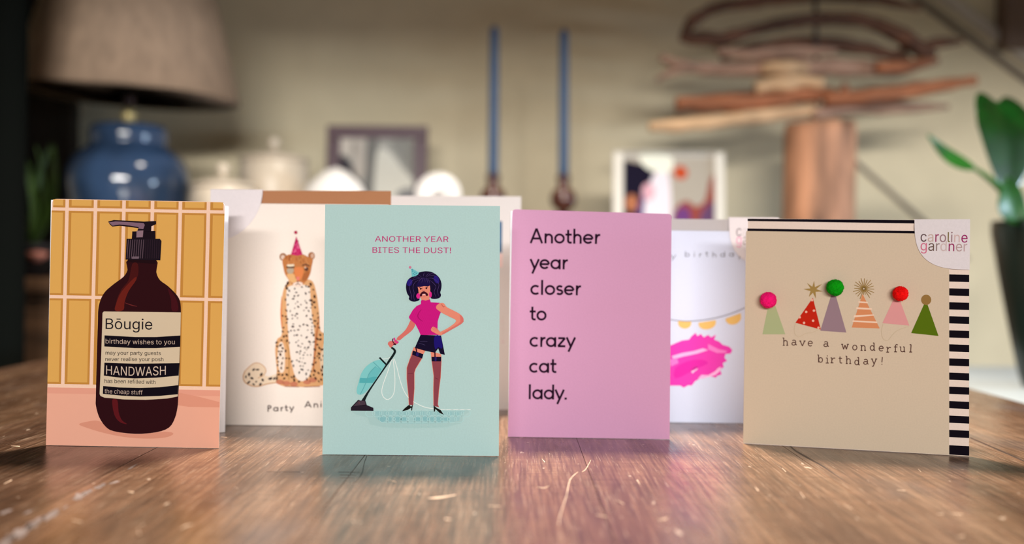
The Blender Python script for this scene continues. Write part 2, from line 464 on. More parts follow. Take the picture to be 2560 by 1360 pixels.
def build_table():
    X0, X1, Y0, Y1 = -0.632, 0.520, -0.35, 1.62
    seams = [-0.568, -0.413, -0.258, -0.103, 0.052, 0.207, 0.362]
    edges = [X0] + seams + [X1]
    bm = bmesh.new(); lay = bm.loops.layers.color.new('plank'); rnd = random.Random(5)
    tones = [0.78, 0.72, 0.78, 0.92, 1.04, 1.0, 1.04, 0.92]
    for i in range(len(edges) - 1):
        a, b2 = edges[i], edges[i + 1]; g = 0.00018 if abs(edges[i] - 0.052) > 0.01 and abs(edges[i + 1] - 0.052) > 0.01 else 0.00008
        before = set(bm.faces)
        add_box(bm, (a + (g if i else 0), Y0, TOP - 0.035), (b2 - (g if i < len(edges) - 2 else 0), Y1, TOP), 0.0004)
        t = tones[i]
        for f in set(bm.faces) - before:
            for lp in f.loops: lp[lay] = (t, t * rnd.uniform(0.98, 1.0), t * rnd.uniform(0.95, 1.0), 1)
    o = bm_obj('tabletop', bm, wood, table); o.location = (0, -0.6, 0)
    dark = mat('dark_table_wood', (84, 56, 40), 0.5, 0, 0.2, 12, 0.1, stretch=(1, 1, 1))
    for (lx, ly) in ((X0 + 0.07, Y0 + 0.07), (X1 - 0.07, Y0 + 0.07), (X0 + 0.07, Y1 - 0.07), (X1 - 0.07, Y1 - 0.07)):
        box('leg', (lx - 0.035, ly - 0.6 - 0.035, 0), (lx + 0.035, ly - 0.6 + 0.035, TOP - 0.035), dark, table, 0.004)
    bm = bmesh.new()
    for lo, hi in (((X0 + .06, Y0 + .06), (X1 - .06, Y0 + .085)), ((X0 + .06, Y1 - .085), (X1 - .06, Y1 - .06)), ((X0 + .06, Y0 + .085), (X0 + .085, Y1 - .085)), ((X1 - .085, Y0 + .085), (X1 - .06, Y1 - .085))):
        add_box(bm, (lo[0], lo[1] - 0.6, TOP - 0.13), (hi[0], hi[1] - 0.6, TOP - 0.0352))
    bm_obj('apron', bm, dark, table)
build_table()
# scratches and a seam splinter worn into the table top
tp = Plane((0, 0, TOP), (1, 0, 0), (0, 1, 0))
class FlatArt(Art):
    def build(s):
        v = [(p[0], p[2] - 0.6, TOP + (-p[1])) for p in s.v]
        return mesh_obj(s.name, v, s.f, s.mats, s.root, s.m, label=s.label)
def mark(name, fr, pts, w, col, layer=0, sm=4, fill=False, label=None):
    a = FlatArt(tp, table, name, label, mat_fn=lambda c: mat(name + '_tone', c, 0.5, 0, 0.15, 80)); a.frame(*fr)
    a.poly(pts, col, layer) if fill else a.line(pts, w, col, layer, sm)
    return a.build()
FR, FL = (1280, 900, 2.0), (0, 880, 2.0)
LT = (206, 176, 150)
for pts, w in [([(330, 560), (290, 600), (272, 680), (240, 780), (234, 830)], [2, 5, 5, 4, 2]), ([(395, 500), (370, 545), (350, 560)], [2, 4, 2]),
               ([(125, 635), (160, 640), (188, 628)], [1, 4, 1]), ([(725, 800), (760, 797), (785, 785)], [1, 5, 1]), ([(420, 775), (475, 785)], [2, 3]),
               ([(625, 600), (640, 622)], [8, 3]), ([(1215, 635), (1232, 655)], [3, 5]), ([(1440, 660), (1462, 690)], [2, 4]), ([(1925, 650), (1965, 655)], [2, 3]),
               ([(2120, 772), (2158, 770)], [2, 4]), ([(2200, 768), (2252, 772)], [2, 4]), ([(2215, 890), (2260, 880)], [1, 6]), ([(1350, 540), (1370, 560)], [2, 3]),
               ([(150, 495), (165, 512)], [2, 5]), ([(2030, 545), (2045, 560)], [2, 3]), ([(1650, 720), (1700, 745)], [1, 3]), ([(520, 700), (560, 720)], [1, 3])]:
    mark('scratch', FR, pts, w, LT, 1)
for pts, w in [([(640, 698), (668, 702)], [3, 6]), ([(1105, 425), (1135, 428)], [2, 5]), ([(900, 890), (930, 870), (970, 862)], [1, 5, 1]), ([(690, 880), (698, 915)], [2, 5]),
               ([(2225, 835), (2258, 838)], [8, 3]), ([(2140, 732), (2200, 728), (2280, 715)], [3, 9, 3]), ([(2440, 770), (2500, 772)], [2, 4]), ([(360, 840), (410, 852)], [2, 4]),
               ([(20, 660), (60, 640)], [2, 4]), ([(55, 470), (100, 472)], [1, 4]), ([(1620, 440), (1650, 470)], [1, 3]), ([(1940, 640), (1980, 650)], [1, 3])]:
    mark('scratch', FL, pts, w, LT, 1)
# grey worn band along a plank edge at the left, split seams
rw = random.Random(8)
for (cx, cy, rx, ry, ro) in [(395, 722, 46, 20, -0.35), (440, 700, 40, 10, -0.42), (500, 672, 46, 10, -0.42), (572, 652, 34, 6, -0.3), (660, 575, 34, 5, -0.5), (330, 775, 22, 5, -0.5), (255, 815, 60, 16, -0.5), (180, 850, 66, 20, -0.5), (95, 905, 80, 24, -0.5), (30, 950, 60, 26, -0.5), (25, 800, 40, 7, -0.3), (140, 800, 30, 6, -0.4)]:
    pts = []
    for k in range(26):
        a = 2 * PI * k / 26; q = rw.uniform(0.45, 1.1); x, y = rx * q * math.cos(a), ry * q * math.sin(a)
        pts.append((cx + x * math.cos(ro) - y * math.sin(ro), cy + x * math.sin(ro) + y * math.cos(ro)))
    mark('worn_patch', FL, pts, 0, rw.choice(((112, 98, 94), (124, 110, 106), (104, 84, 74))), 0, 0, True)
CRK = (58, 40, 30)
mark('seam_crack', FL, [(1834, 520), (1820, 560), (1812, 600), (1790, 640), (1770, 655)], [5, 4, 6, 4, 2], CRK)
for y, x0, x1 in ((600, 1690, 1800), (614, 1700, 1780), (628, 1700, 1770), (598, 1330, 1500)):
    mark('saw_mark', FL, [(x0, y), (x1, y + 2)], 2.5, (84, 64, 52))
mark('seam_crack', FR, [(1388, 428), (1420, 455), (1480, 490), (1560, 535), (1640, 590), (1690, 625)], [7, 7, 7, 6, 3, 2], CRK)
mark('seam_crack', FR, [(2290, 388), (2400, 435), (2560, 505)], [6, 6, 6], CRK)

# ------------------------------------------------------------------ cards
class Card(Plane):
    def __init__(s, label, BL, BR, TL, TR, paper_col, lean=1.5, fold='left', angle=28, back=0.97, thick=0.0005, corner=0.0, lift=0.0003, group='birthday cards standing on the table', edge=(238, 236, 240), gapback=0.0):
        a = on_z(*BL, TOP + lift); b = on_z(*BR, TOP + lift)
        U = (b - a).normalized(); n = Vector((U.y, -U.x, 0)).normalized()
        V = Vector((0, 0, 1)) * math.cos(R(lean)) - n * math.sin(R(lean))
        Plane.__init__(s, a, U, V)
        s.q = [s.uv(*BL), s.uv(*BR), s.uv(*TR), s.uv(*TL)]
        s.W = s.q[1].x; s.H = (s.q[2].y + s.q[3].y) / 2
        s.root = empty('greeting_card', (0, 0, 0), label, 'card', group); s.root.matrix_world = s.matrix()
        s.pts = []
        for i, p in enumerate(s.q):
            if corner and i >= 2:
                e1 = (s.q[i - 1] - p).normalized(); e2 = (s.q[(i + 1) % 4] - p).normalized()
                for k in range(6):
                    t = k / 5; s.pts.append(p + e1 * corner * (1 - t) ** 2 + e2 * corner * t ** 2)
            else: s.pts.append(p)
        n_ = len(s.pts)
        v = [(p.x, 0, p.y) for p in s.pts] + [(p.x, thick, p.y) for p in s.pts]
        f = [tuple(range(n_)), tuple(range(2 * n_ - 1, n_ - 1, -1))] + [(i, i + n_, (i + 1) % n_ + n_, (i + 1) % n_) for i in range(n_)]
        mesh_obj('front_panel', v, f, [paper(paper_col), paper(edge)], s.root, [0] + [1] * (n_ + 1))
        # back panel hinged on one side
        Wb = s.W * back; an = R(angle); t0 = gapback + thick + 0.0002
        if fold == 'left': p0, d = Vector((s.q[0].x, t0)), Vector((math.cos(an), math.sin(an)))
        else: p0, d = Vector((s.q[1].x, t0)), Vector((-math.cos(an), math.sin(an)))
        p1 = p0 + d * Wb; nn = Vector((-d.y, d.x)) * thick
        if nn.y < 0: nn = -nn
        # the back panel stands on the table too: follow the lean of its own
        z0 = [0.0, 0.0]
        for k, p in enumerate((p0, p1)):
            # height of the table below that point in the card's own frame
            wp = s.O + s.U * p.x - s.N * p.y
            z0[k] = -(wp.z - TOP - lift) / s.V.z
        hh = [(p0.x, p0.y, z0[0]), (p1.x, p1.y, z0[1]), (p1.x, p1.y, z0[1] + s.H), (p0.x, p0.y, s.H)]
        v = hh + [(x + nn.x, y + nn.y, z) for x, y, z in hh]
        f = [(0, 1, 2, 3), (7, 6, 5, 4), (0, 4, 5, 1), (1, 5, 6, 2), (2, 6, 7, 3), (3, 7, 4, 0)]
        mesh_obj('back_panel', v, f, [paper(edge)], s.root)
    def art(s, name, label=None, base=0.0): return Art(s, s.root, name, label, base)
    def frac(s, a, b):
        """point at fraction a across and b down the front, in picture-plane pixels for Art.emit"""
        q = s.q; t = q[3].lerp(q[2], a); u = q[0].lerp(q[1], a); return t.lerp(u, b)
class UVArt(Art):
    """art given as fractions of the card"""
    def emit(s, px, faces, col, layer):
        b = len(s.v); d = s.base + (layer + 1) * LAYER
        for p in px:
            q = s.pl.frac(p[0], p[1]); s.v.append((q.x, -d, q.y))
        k = s.mi(col)
        for f in faces: s.f.append(tuple(b + i for i in f)); s.m.append(k)
    def rect(s, a0, b0, a1, b1, col, layer=1): s.emit([(a0, b0), (a1, b0), (a1, b1), (a0, b1)], [(0, 1, 2, 3)], col, layer)

def envelope(card, quad, label, col, off, thick=0.0012, name='envelope', stripes=None):
    """envelope tucked in behind the front of a card; quad = TL, TR, BR, BL on the card's plane"""
    q = [card.uv(*p) for p in quad]
    root = empty(name, (0, 0, 0), label, 'envelope', 'envelopes behind cards'); root.matrix_world = card.matrix()
    zmin = min(q[2].y, q[3].y)
    v = [(p.x, off, p.y) for p in q] + [(p.x, off + thick, p.y) for p in q]
    f = [(3, 2, 1, 0), (4, 5, 6, 7), (0, 1, 5, 4), (1, 2, 6, 5), (2, 3, 7, 6), (3, 0, 4, 7)]
    mesh_obj('body', v, f, [paper(col)], root)
    # triangular flap on the far side
    m = ((q[0] + q[1]) / 2); c = (q[0] + q[1] + q[2] + q[3]) / 4
    y = off + thick + 0.0003
    a = q[0].lerp(q[1], 0.01); b = q[0].lerp(q[1], 0.99)
    v = [(a.x, y, a.y - 0.0005), (b.x, y, b.y - 0.0005), (c.x, y, c.y)]; v += [(x, yy + 0.0003, z) for x, yy, z in v]
    mesh_obj('flap', v, [(0, 1, 2), (5, 4, 3), (0, 3, 4, 1), (1, 4, 5, 2), (2, 5, 3, 0)], [paper(col)], root)
    return root, q
def clasp(card, corner, side, px_r, label, gap_back, n_=2.0, ry=1.0):
    """quarter-round paper clasp folded over the top corner, holding card and envelope"""
    c = card.uv(*corner); r = abs(card.uv(corner[0] + px_r, corner[1]).x - c.x)
    sg = -1 if side == 'right' else 1
    root = empty('card_clasp', (0, 0, 0), label, 'paper clasp', 'paper clasps'); root.matrix_world = card.matrix()
    prof = [(0, 0)] + [(max(0.0, math.cos(a)) ** (2 / n_), ry * math.sin(a) ** (2 / n_)) for a in [PI / 2 * k / 32 for k in range(33)]]
    front, back = -0.0006, gap_back + 0.0008
    P = [(c.x + sg * r * a, c.y - r * b) for a, b in prof]
    n = len(P); t = 0.0003
    v = [(x, front, z) for x, z in P] + [(x, front + t, z) for x, z in P] + [(x, back, z) for x, z in P] + [(x, back + t, z) for x, z in P]
    f = [tuple(range(n)), tuple(range(2 * n - 1, n - 1, -1)), tuple(range(2 * n, 3 * n)), tuple(range(4 * n - 1, 3 * n - 1, -1))]
    for o1, o2 in ((0, n), (2 * n, 3 * n)):
        f += [(o1 + i, o1 + (i + 1) % n, o2 + (i + 1) % n, o2 + i) for i in range(n)]
    b = len(v)   # strip over the top edge
    x0, x1 = c.x, c.x + sg * r
    v += [(x0, front, c.y), (x1, front, c.y), (x1, back + t, c.y), (x0, back + t, c.y), (x0, front, c.y + t), (x1, front, c.y + t), (x1, back + t, c.y + t), (x0, back + t, c.y + t)]
    f += [tuple(b + i for i in q) for q in ((0, 1, 2, 3), (4, 5, 6, 7), (0, 1, 5, 4), (1, 2, 6, 5), (2, 3, 7, 6), (3, 0, 4, 7))]
    mesh_obj('folded_paper', v, f, [paper((220, 212, 216))], root)
    return root
K = (14, 7, 18)

# ---- yellow tiled card with the soap bottle
yc = Card('yellow tiled card with a dark brown pump bottle, leftmost of the cards', (115, 1113), (547, 1120), (130, 497), (562, 505), (246, 205, 180), corner=0.004, fold='left', angle=30, back=1.0)
ta = UVArt(yc, yc.root, 'printed_tiles', 'ochre wall tiles above a pink counter')
gu = [-0.08, 0.089, 0.254, 0.419, 0.584, 0.745, 0.907, 1.06]; gv = [-0.35, 0.041, 0.398, 0.758]
for j in range(3):
    for i in range(7):
        a0, a1 = max(0.0, gu[i] + 0.0105), min(1.0, gu[i + 1] - 0.0105); b0, b1 = max(0.002, gv[j] + 0.0065), gv[j + 1] - 0.0065
        if i == 0 and j == 0: a0 = 0.008
        if i == 6 and j == 0: a1 = 0.992
        ta.rect(a0, b0, a1, b1, (196, 136, 62), 1)
        l = 0.016 if gu[i] > 0 else 0.0; rr = 0.012 if gu[i + 1] < 1 else 0.0
        ta.rect(a0 + l, b0 + (0.008 if j else 0), a1 - rr, b1 - 0.008, (222, 168, 88), 2)
ta.rect(0.0, 0.766, 1.0, 1.0, (236, 172, 148), 1)
ta.rect(0.0, 0.766, 1.0, 0.79, (230, 160, 138), 2)
ta.build()
b = yc.art('printed_bottle', 'dark brown pump bottle with a cream label')
b.frame(100, 780, 3.777)
b.poly([(370, 1060), (450, 1035), (560, 1030), (700, 1120), (900, 1155), (1180, 1130), (1260, 1150), (1180, 1185), (1000, 1195), (800, 1180), (600, 1140), (450, 1095)], (220, 148, 124), 3, 4)
b.poly([(1310, 760), (1500, 800), (1695, 850), (1695, 900), (1400, 895), (1305, 880)], (224, 152, 128), 3)
b.frame(0, 0, 1)
body = [(321, 648), (319, 675), (309, 692), (285, 710), (262.5, 730), (251, 752), (246, 775), (245, 806), (242, 900), (240, 992), (240, 1013), (248, 1042), (264, 1066), (285, 1078), (338, 1084.5), (391, 1080.5), (423, 1068.6), (437.6, 1045), (444, 1018), (446, 992), (450, 900), (452, 806), (452.5, 775), (450, 752), (440, 735), (420, 715), (400, 700), (391, 680), (389.5, 648)]
b.poly(body, (44, 10, 16), 4, 3)
b.poly([(331, 660), (345, 660), (345, 690), (330, 712), (312, 735), (300, 775), (290, 776), (292, 750), (305, 722), (322, 700)], (70, 18, 18), 5, 3)
b.poly([(337, 694), (341, 700), (322, 728), (312, 755), (309, 775), (288, 776), (292, 756), (305, 728)], (104, 30, 22), 6, 3)
b.line([(313, 757), (330, 763), (343, 766)], [1, 2, 1], (110, 40, 40), 6)
b.poly([(281, 1000), (294, 1001), (297, 1030), (305, 1050), (318, 1060), (300, 1055), (286, 1036)], (92, 20, 26), 5, 3)
b.poly([(420, 720), (440, 745), (446, 775), (430, 776), (428, 750)], (66, 14, 22), 5, 3)
b.frame(100, 480, 4.0)
b.poly([(880, 640), (1165, 640), (1160, 720), (880, 700)], (30, 8, 14), 5)
b.poly([(868, 468), (1200, 468), (1216, 490), (1205, 683), (858, 676)], (26, 16, 26), 6)
for x0 in range(880, 1200, 22):
    dd = -8 if x0 < 1040 else 0
    b.line([(x0 + 6, 476), (x0 + dd, 664)], 7, (92, 72, 84) if x0 < 1045 else (44, 28, 40), 7, 0)
b.poly([(925, 395), (1155, 390), (1155, 468), (920, 468)], (24, 12, 22), 6)
b.poly([(968, 388), (1036, 384), (1030, 452), (966, 454)], (140, 112, 124), 7)
b.poly([(925, 645), (995, 645), (990, 668), (920, 668)], (112, 92, 104), 8)
b.poly([(684, 296), (740, 280), (900, 288), (1040, 296), (1162, 290), (1162, 322), (1115, 342), (1112, 396), (975, 392), (985, 362), (900, 350), (800, 338), (725, 346), (700, 325)], (26, 14, 24), 6)
b.poly([(690, 304), (760, 294), (900, 302), (1040, 312), (1050, 330), (1035, 372), (985, 366), (990, 352), (900, 336), (800, 326), (728, 338)], (128, 98, 116), 7)
b.build()
lb = yc.art('printed_label', 'cream bottle label with black bands', base=6 * LAYER)
lb.frame(0, 0, 1)
LC = (212, 192, 164)
lb.poly([(260.5, 778.5), (452.6, 781), (451, 850), (448, 930), (445, 991), (420, 996), (365, 999.5), (312, 998.4), (262, 994), (252, 990), (249.6, 985), (254, 880), (257, 782)], LC, 1)
lb.frame(100, 780, 3.777)
lb.poly([(612, 220), (900, 236), (1100, 236), (1327, 222), (1325, 328), (1100, 341), (900, 341), (610, 325)], K, 2)
lb.poly([(611, 478), (900, 488), (1318, 482), (1311, 600), (1100, 620), (900, 627), (760, 620), (605, 600)], K, 2)
lb.poly([(599, 698), (750, 712), (950, 716), (1130, 710), (1308, 690), (1303, 776), (1130, 792), (950, 798), (780, 790), (596, 772)], K, 2)
lb.text('B\u014dugie', (622, 160), (1062, 166), 100, (24, 18, 26), 3)
lb.text('birthday wishes to you', (622, 296), (1275, 304), 44, (196, 172, 156), 3, sag=4)
lb.text('may your party guests', (622, 402), (1143, 406), 36, (40, 30, 32), 3)
lb.text('never realise your posh', (620, 462), (1168, 464), 36, (40, 30, 32), 3)
lb.text('HANDWASH', (627, 588), (1190, 592), 84, (206, 184, 166), 3, sag=12)
lb.text('has been refilled with', (612, 668), (1092, 680), 38, (40, 30, 32), 3)
lb.text('the cheap stuff', (612, 766), (970, 780), 42, (190, 166, 152), 3)
lb.build()

# ---- teal card with the vacuuming figure
tc_ = Card('pale teal card of a figure in a pink top vacuuming, nearest the camera', (806, 1136), (1247, 1140), (813, 511), (1250, 515), (175, 207, 205), fold='left', angle=26, back=0.985, edge=(225, 228, 228))
a = tc_.art('printed_heading', 'pink capital lettering')
a.frame(800, 500, 4.122)
a.text('ANOTHER YEAR', (566, 428), (1325, 432), 56, (190, 52, 118), 1, bold=0.022)
a.text('BITES THE DUST!', (541, 543), (1350, 548), 57, (190, 52, 118), 1, bold=0.022)
a.build()
cp = tc_.art('printed_carpet', 'blue patterned carpet')
cp.frame(860, 820, 5.038)
cp.poly([(90, 1045), (1590, 1045), (1500, 1110), (1480, 1200), (1300, 1245), (900, 1262), (500, 1250), (330, 1215), (300, 1130), (150, 1090)], (170, 203, 201), 1)
cp.poly([(380, 1045), (1530, 1045), (1470, 1090), (1450, 1170), (1240, 1200), (850, 1205), (480, 1195), (400, 1130)], (158, 200, 201), 2)
for k, (cx, cy, rx, ry) in enumerate([(480, 1140, 48, 42), (680, 1140, 48, 44), (1035, 1138, 46, 42), (1205, 1142, 50, 44), (575, 1145, 26, 36), (755, 1150, 44, 26), (925, 1150, 46, 26), (1115, 1145, 28, 38), (1295, 1148, 44, 22), (440, 1070, 36, 24), (530, 1072, 26, 28), (600, 1068, 24, 26), (700, 1072, 30, 26), (790, 1075, 34, 24), (870, 1075, 26, 30), (980, 1072, 34, 26), (1080, 1070, 26, 28), (1170, 1078, 34, 28), (1330, 1078, 34, 24), (1420, 1080, 30, 22)]):
    cp.disc((cx, cy), rx, ry, (136, 188, 192) if cy > 1100 else (150, 196, 198), 3, 18)
RING = (178, 216, 215)
for r_i, y0 in enumerate((1075, 1148, 1215)):
    for k in range(15 - r_i * 3):
        x0 = 330 + r_i * 130 + k * 86 + (43 if r_i % 2 else 0)
        cp.line([(x0 + 58 * math.cos(2 * PI * t / 12), y0 + 44 * math.sin(2 * PI * t / 12)) for t in range(12)], 7 if r_i < 2 else 5, RING if r_i < 2 else (172, 208, 206), 4, 3, True)
cp.build()
v = tc_.art('printed_vacuum_cleaner', 'black upright vacuum cleaner with a turquoise bag')
v.frame(860, 820, 5.038)
WC = (232, 238, 234)
v.line([(600, 400), (555, 540), (500, 690), (477, 790), (492, 860), (545, 900), (605, 865), (637, 780), (642, 620), (632, 500), (618, 390)], 9, WC, 4, 5)
v.line([(632, 385), (668, 500), (705, 650), (755, 790), (820, 885), (880, 930), (1000, 990), (1130, 1017), (1250, 1025), (1420, 1027), (1595, 1028)], 9, WC, 4, 5)
v.line([(470, 392), (530, 388), (585, 370)], 7, WC, 4)
v.poly([(365, 425), (450, 400), (515, 425), (525, 455), (440, 600), (360, 700), (290, 790), (230, 835), (185, 838), (162, 815), (163, 760), (185, 680), (215, 580), (275, 490)], (128, 202, 203), 4, 3)
v.poly([(395, 480), (470, 525), (390, 650), (300, 640), (320, 570)], (106, 188, 192), 5)
v.poly([(203, 628), (300, 632), (370, 612), (420, 615), (365, 690), (290, 692), (195, 690)], (84, 174, 180), 6)
v.line([(365, 425), (470, 525)], 8, (92, 170, 176), 7, 0)
v.line([(398, 485), (320, 570), (280, 680), (240, 770), (205, 835)], 8, (92, 170, 176), 7)
v.line([(598, 245), (630, 268), (642, 295), (625, 335), (570, 415), (520, 490), (400, 665), (300, 815), (235, 930)], [22, 26, 28, 28, 28, 18, 16, 24, 44], (20, 30, 32), 8, 5)
v.line([(448, 372), (535, 462)], 20, (20, 30, 32), 8, 0)
v.poly([(88, 1000), (180, 903), (215, 915), (268, 908), (288, 970), (370, 1004), (372, 1042), (88, 1040)], (38, 28, 40), 9)
v.poly([(120, 985), (185, 912), (262, 918), (275, 962), (200, 975)], (72, 56, 68), 10)
v.line([(100, 990), (200, 975), (280, 972)], 5, (24, 14, 26), 11, 0)
v.disc((192, 942), 7, 7, (120, 60, 60), 11, 10)
v.build()
g = tc_.art('printed_figure', 'figure with bobbed dark hair, moustache, pink top and black skirt', base=3 * LAYER)
SK = (228, 138, 116); SKD = (214, 112, 104); NV = (18, 10, 40); ST = (140, 66, 76); PK = (206, 24, 130)
g.frame(860, 820, 5.038)
# legs
g.poly([(880, 240), (1035, 270), (1000, 330), (985, 385), (905, 515), (889, 565), (889, 760), (874, 972), (816, 968), (810, 860), (788, 640), (789, 500), (825, 395), (855, 300)], SK, 1)
g.poly([(1090, 290), (1225, 330), (1229, 420), (1219, 620), (1199, 780), (1184, 962), (1200, 1000), (1126, 980), (1123, 780), (1127, 600), (1103, 415)], SK, 1)
g.poly([(862, 330), (980, 380), (900, 512), (884, 562), (884, 760), (869, 970), (822, 966), (816, 860), (794, 640), (795, 500), (831, 395)], ST, 2)
g.poly([(1108, 415), (1225, 418), (1214, 620), (1194, 780), (1180, 965), (1195, 995), (1131, 980), (1129, 780), (1133, 600)], ST, 2)
g.poly([(868, 282), (1000, 330), (985, 384), (858, 335)], NV, 3); g.poly([(1103, 363), (1225, 363), (1223, 420), (1105, 420)], NV, 3)
g.poly([(910, 305), (945, 315), (935, 355), (905, 345)], (40, 24, 96), 4); g.poly([(1142, 366), (1168, 366), (1165, 417), (1143, 417)], (40, 24, 96), 4)
g.line([(905, 245), (917, 300)], 16, (64, 12, 34), 3, 0); g.line([(1145, 300), (1147, 366)], 16, (64, 12, 34), 3, 0)
g.line([(806, 575), (868, 568)], 6, (108, 40, 54), 3, 0); g.line([(1150, 628), (1188, 645)], 6, (108, 40, 54), 3, 0)
g.poly([(868, 963), (858, 1038), (847, 1038), (848, 1003), (800, 1032), (730, 1048), (760, 1015), (795, 985), (822, 965), (845, 990)], (22, 20, 18), 4)
g.poly([(1128, 972), (1165, 1005), (1215, 1030), (1258, 1092), (1205, 1068), (1152, 1018), (1144, 1052), (1132, 1052)], (22, 20, 18), 4)
g.frame(860, 640, 4.532)
# arms
g.poly([(765, 715), (808, 765), (785, 825), (740, 870), (680, 915), (625, 957), (598, 932), (660, 875), (700, 832), (730, 780)], SKD, 2, 3)
g.poly([(1050, 560), (1085, 535), (1130, 535), (1165, 578), (1230, 612), (1305, 652), (1345, 690), (1355, 730), (1335, 765), (1270, 805), (1190, 850), (1110, 893), (1085, 870), (1095, 858), (1190, 808), (1272, 735), (1200, 690), (1120, 650), (1075, 620), (1045, 592)], SK, 4, 3)
g.poly([(1310, 668), (1345, 692), (1355, 730), (1335, 765), (1190, 850), (1110, 893), (1100, 880), (1240, 800), (1320, 745)], SKD, 5, 2)
g.line([(1105, 545), (1125, 575), (1140, 570)], 8, (196, 96, 84), 5)
# hand on the vacuum handle with bangles
g.poly([(505, 975), (530, 962), (562, 965), (596, 945), (612, 985), (585, 1005), (560, 1012), (530, 1040), (512, 1020), (498, 998)], SKD, 3, 3)
g.line([(556, 935), (552, 960), (565, 985), (590, 1000)], 12, (96, 16, 50), 4); g.line([(570, 925), (575, 950), (600, 980), (618, 970)], 16, (214, 50, 140), 5)
g.line([(560, 1000), (590, 1005)], 10, (60, 14, 40), 4, 0)
# top and skirt
g.poly([(872, 512), (880, 500), (972, 490), (985, 525), (1085, 530), (1058, 560), (1046, 590), (1070, 615), (1100, 630), (1080, 680), (1062, 740), (1060, 820), (1085, 870), (1092, 895), (868, 895), (850, 850), (808, 768), (745, 716), (735, 690), (780, 612), (825, 565), (872, 545)], PK, 3)
top_o = [(872, 512), (880, 500), (972, 490), (985, 525), (1085, 530), (1058, 560), (1046, 590), (1070, 615), (1100, 630), (1080, 680), (1062, 740), (1060, 820), (1085, 870), (1092, 895), (868, 895), (850, 850), (808, 768), (745, 716), (735, 690), (780, 612), (825, 565), (872, 545)]
for k in range(44):          # fine diagonal ribbing of the knit
    run = []
    for t in range(60):
        p = (640 + t * 9, 600 + k * 15 - t * 6.2); ok = inside(p, top_o)
        if ok: run.append(p)
        if (not ok or t == 59) and run:
            if len(run) > 2: g.line([run[0], run[-1]], 2.2, (184, 16, 114), 4, 0)
            run = []
g.line([(878, 605), (845, 650), (838, 690), (865, 722), (895, 742)], [3, 7, 8, 7, 3], (160, 10, 96), 5)
g.poly([(988, 845), (992, 815), (1012, 800), (1035, 812), (1060, 825), (1085, 855), (1112, 862), (1108, 897), (1075, 893), (1030, 872)], SK, 6, 3)
for p, q in (((1000, 820), (1040, 845)), ((1015, 806), (1052, 840)), ((1035, 805), (1065, 845))): g.line([p, q], 3, (200, 90, 96), 7, 0)
g.poly([(868, 893), (1100, 901), (1143, 1120), (1090, 1106), (1068, 1046), (1030, 1096), (915, 1072), (803, 1040)], NV, 5)
g.poly([(1030, 905), (1092, 908), (1118, 1020), (1100, 1050), (1068, 1030), (1035, 1060), (1020, 980)], (28, 16, 110), 6, 2)
g.line([(862, 970), (900, 965), (945, 968)], 4, (70, 60, 100), 6); g.line([(850, 990), (890, 998), (920, 1010)], 4, (70, 60, 100), 6)
# head
g.frame(980, 650, 10.46)
g.poly([(520, 440), (600, 375), (700, 330), (820, 300), (920, 295), (1040, 315), (1160, 385), (1240, 470), (1285, 570), (1296, 680), (1278, 790), (1262, 850), (1282, 910), (1265, 965), (1215, 1000), (1130, 1017), (1020, 1000), (985, 900), (700, 900), (725, 1035), (640, 1078), (560, 1086), (480, 1062), (440, 1010), (452, 960), (400, 880), (375, 780), (368, 680), (388, 580), (440, 495)], (20, 9, 44), 7, 3)
g.disc((462, 590), 70, 95, (38, 24, 120), 8, 20, 0.3); g.disc((1165, 510), 65, 110, (38, 24, 120), 8, 20, -0.4)
g.poly([(668, 690), (690, 770), (700, 880), (740, 965), (775, 1040), (880, 1062), (975, 1035), (985, 950), (1000, 850), (1003, 740), (988, 650), (820, 660)], SK, 9)
g.disc((690, 942), 52, 72, (222, 40, 140), 10); g.disc((1008, 905), 34, 78, (222, 40, 140), 10)
g.poly([(640, 690), (665, 600), (710, 540), (760, 475), (830, 460), (900, 475), (960, 520), (995, 590), (1000, 660), (930, 690), (840, 682), (740, 702)], (26, 12, 66), 10, 2)
for pts in ([(830, 460), (790, 480), (730, 520), (700, 600)], [(835, 465), (800, 520), (780, 590)], [(850, 465), (865, 520), (870, 580)], [(880, 470), (920, 530), (935, 600)], [(900, 470), (965, 530), (995, 620)],
            [(780, 450), (690, 380), (640, 350)], [(760, 470), (620, 440), (540, 500)], [(740, 480), (560, 520), (460, 660), (480, 820), (520, 960), (500, 1040)], [(720, 510), (600, 590), (550, 720), (580, 850), (570, 960), (590, 1060)],
            [(880, 440), (930, 380), (980, 340)], [(900, 450), (1040, 350), (1120, 380)], [(930, 480), (1060, 480), (1180, 560), (1230, 660), (1190, 820), (1240, 970)], [(980, 520), (1080, 600), (1150, 700), (1105, 830), (1160, 990)], [(960, 420), (1080, 400), (1160, 440)], [(820, 430), (830, 380), (850, 330)]):
    g.line(pts, [3] + [8] * (len(pts) - 2) + [3], (84, 64, 118), 11, 5)
g.line([(700, 712), (750, 738), (796, 742)], [6, 18, 8], (48, 10, 26), 11); g.line([(868, 736), (910, 722), (952, 692)], [8, 18, 6], (48, 10, 26), 11)
g.disc((756, 758), 18, 22, (40, 8, 20), 12, 12); g.disc((905, 742), 18, 22, (40, 8, 20), 12, 12)
g.line([(800, 690), (800, 760), (790, 800)], 7, (206, 110, 96), 11); g.line([(790, 810), (830, 800), (870, 806)], 8, (196, 84, 92), 11)
g.poly([(733, 905), (770, 850), (830, 818), (885, 838), (935, 880), (946, 922), (918, 938), (890, 930), (872, 884), (800, 888), (788, 932), (762, 957), (735, 938)], (62, 12, 30), 12, 2)
g.poly([(800, 892), (872, 886), (882, 916), (792, 922)], (238, 186, 186), 13)
g.line([(800, 965), (880, 962)], 10, (206, 100, 104), 12, 0)
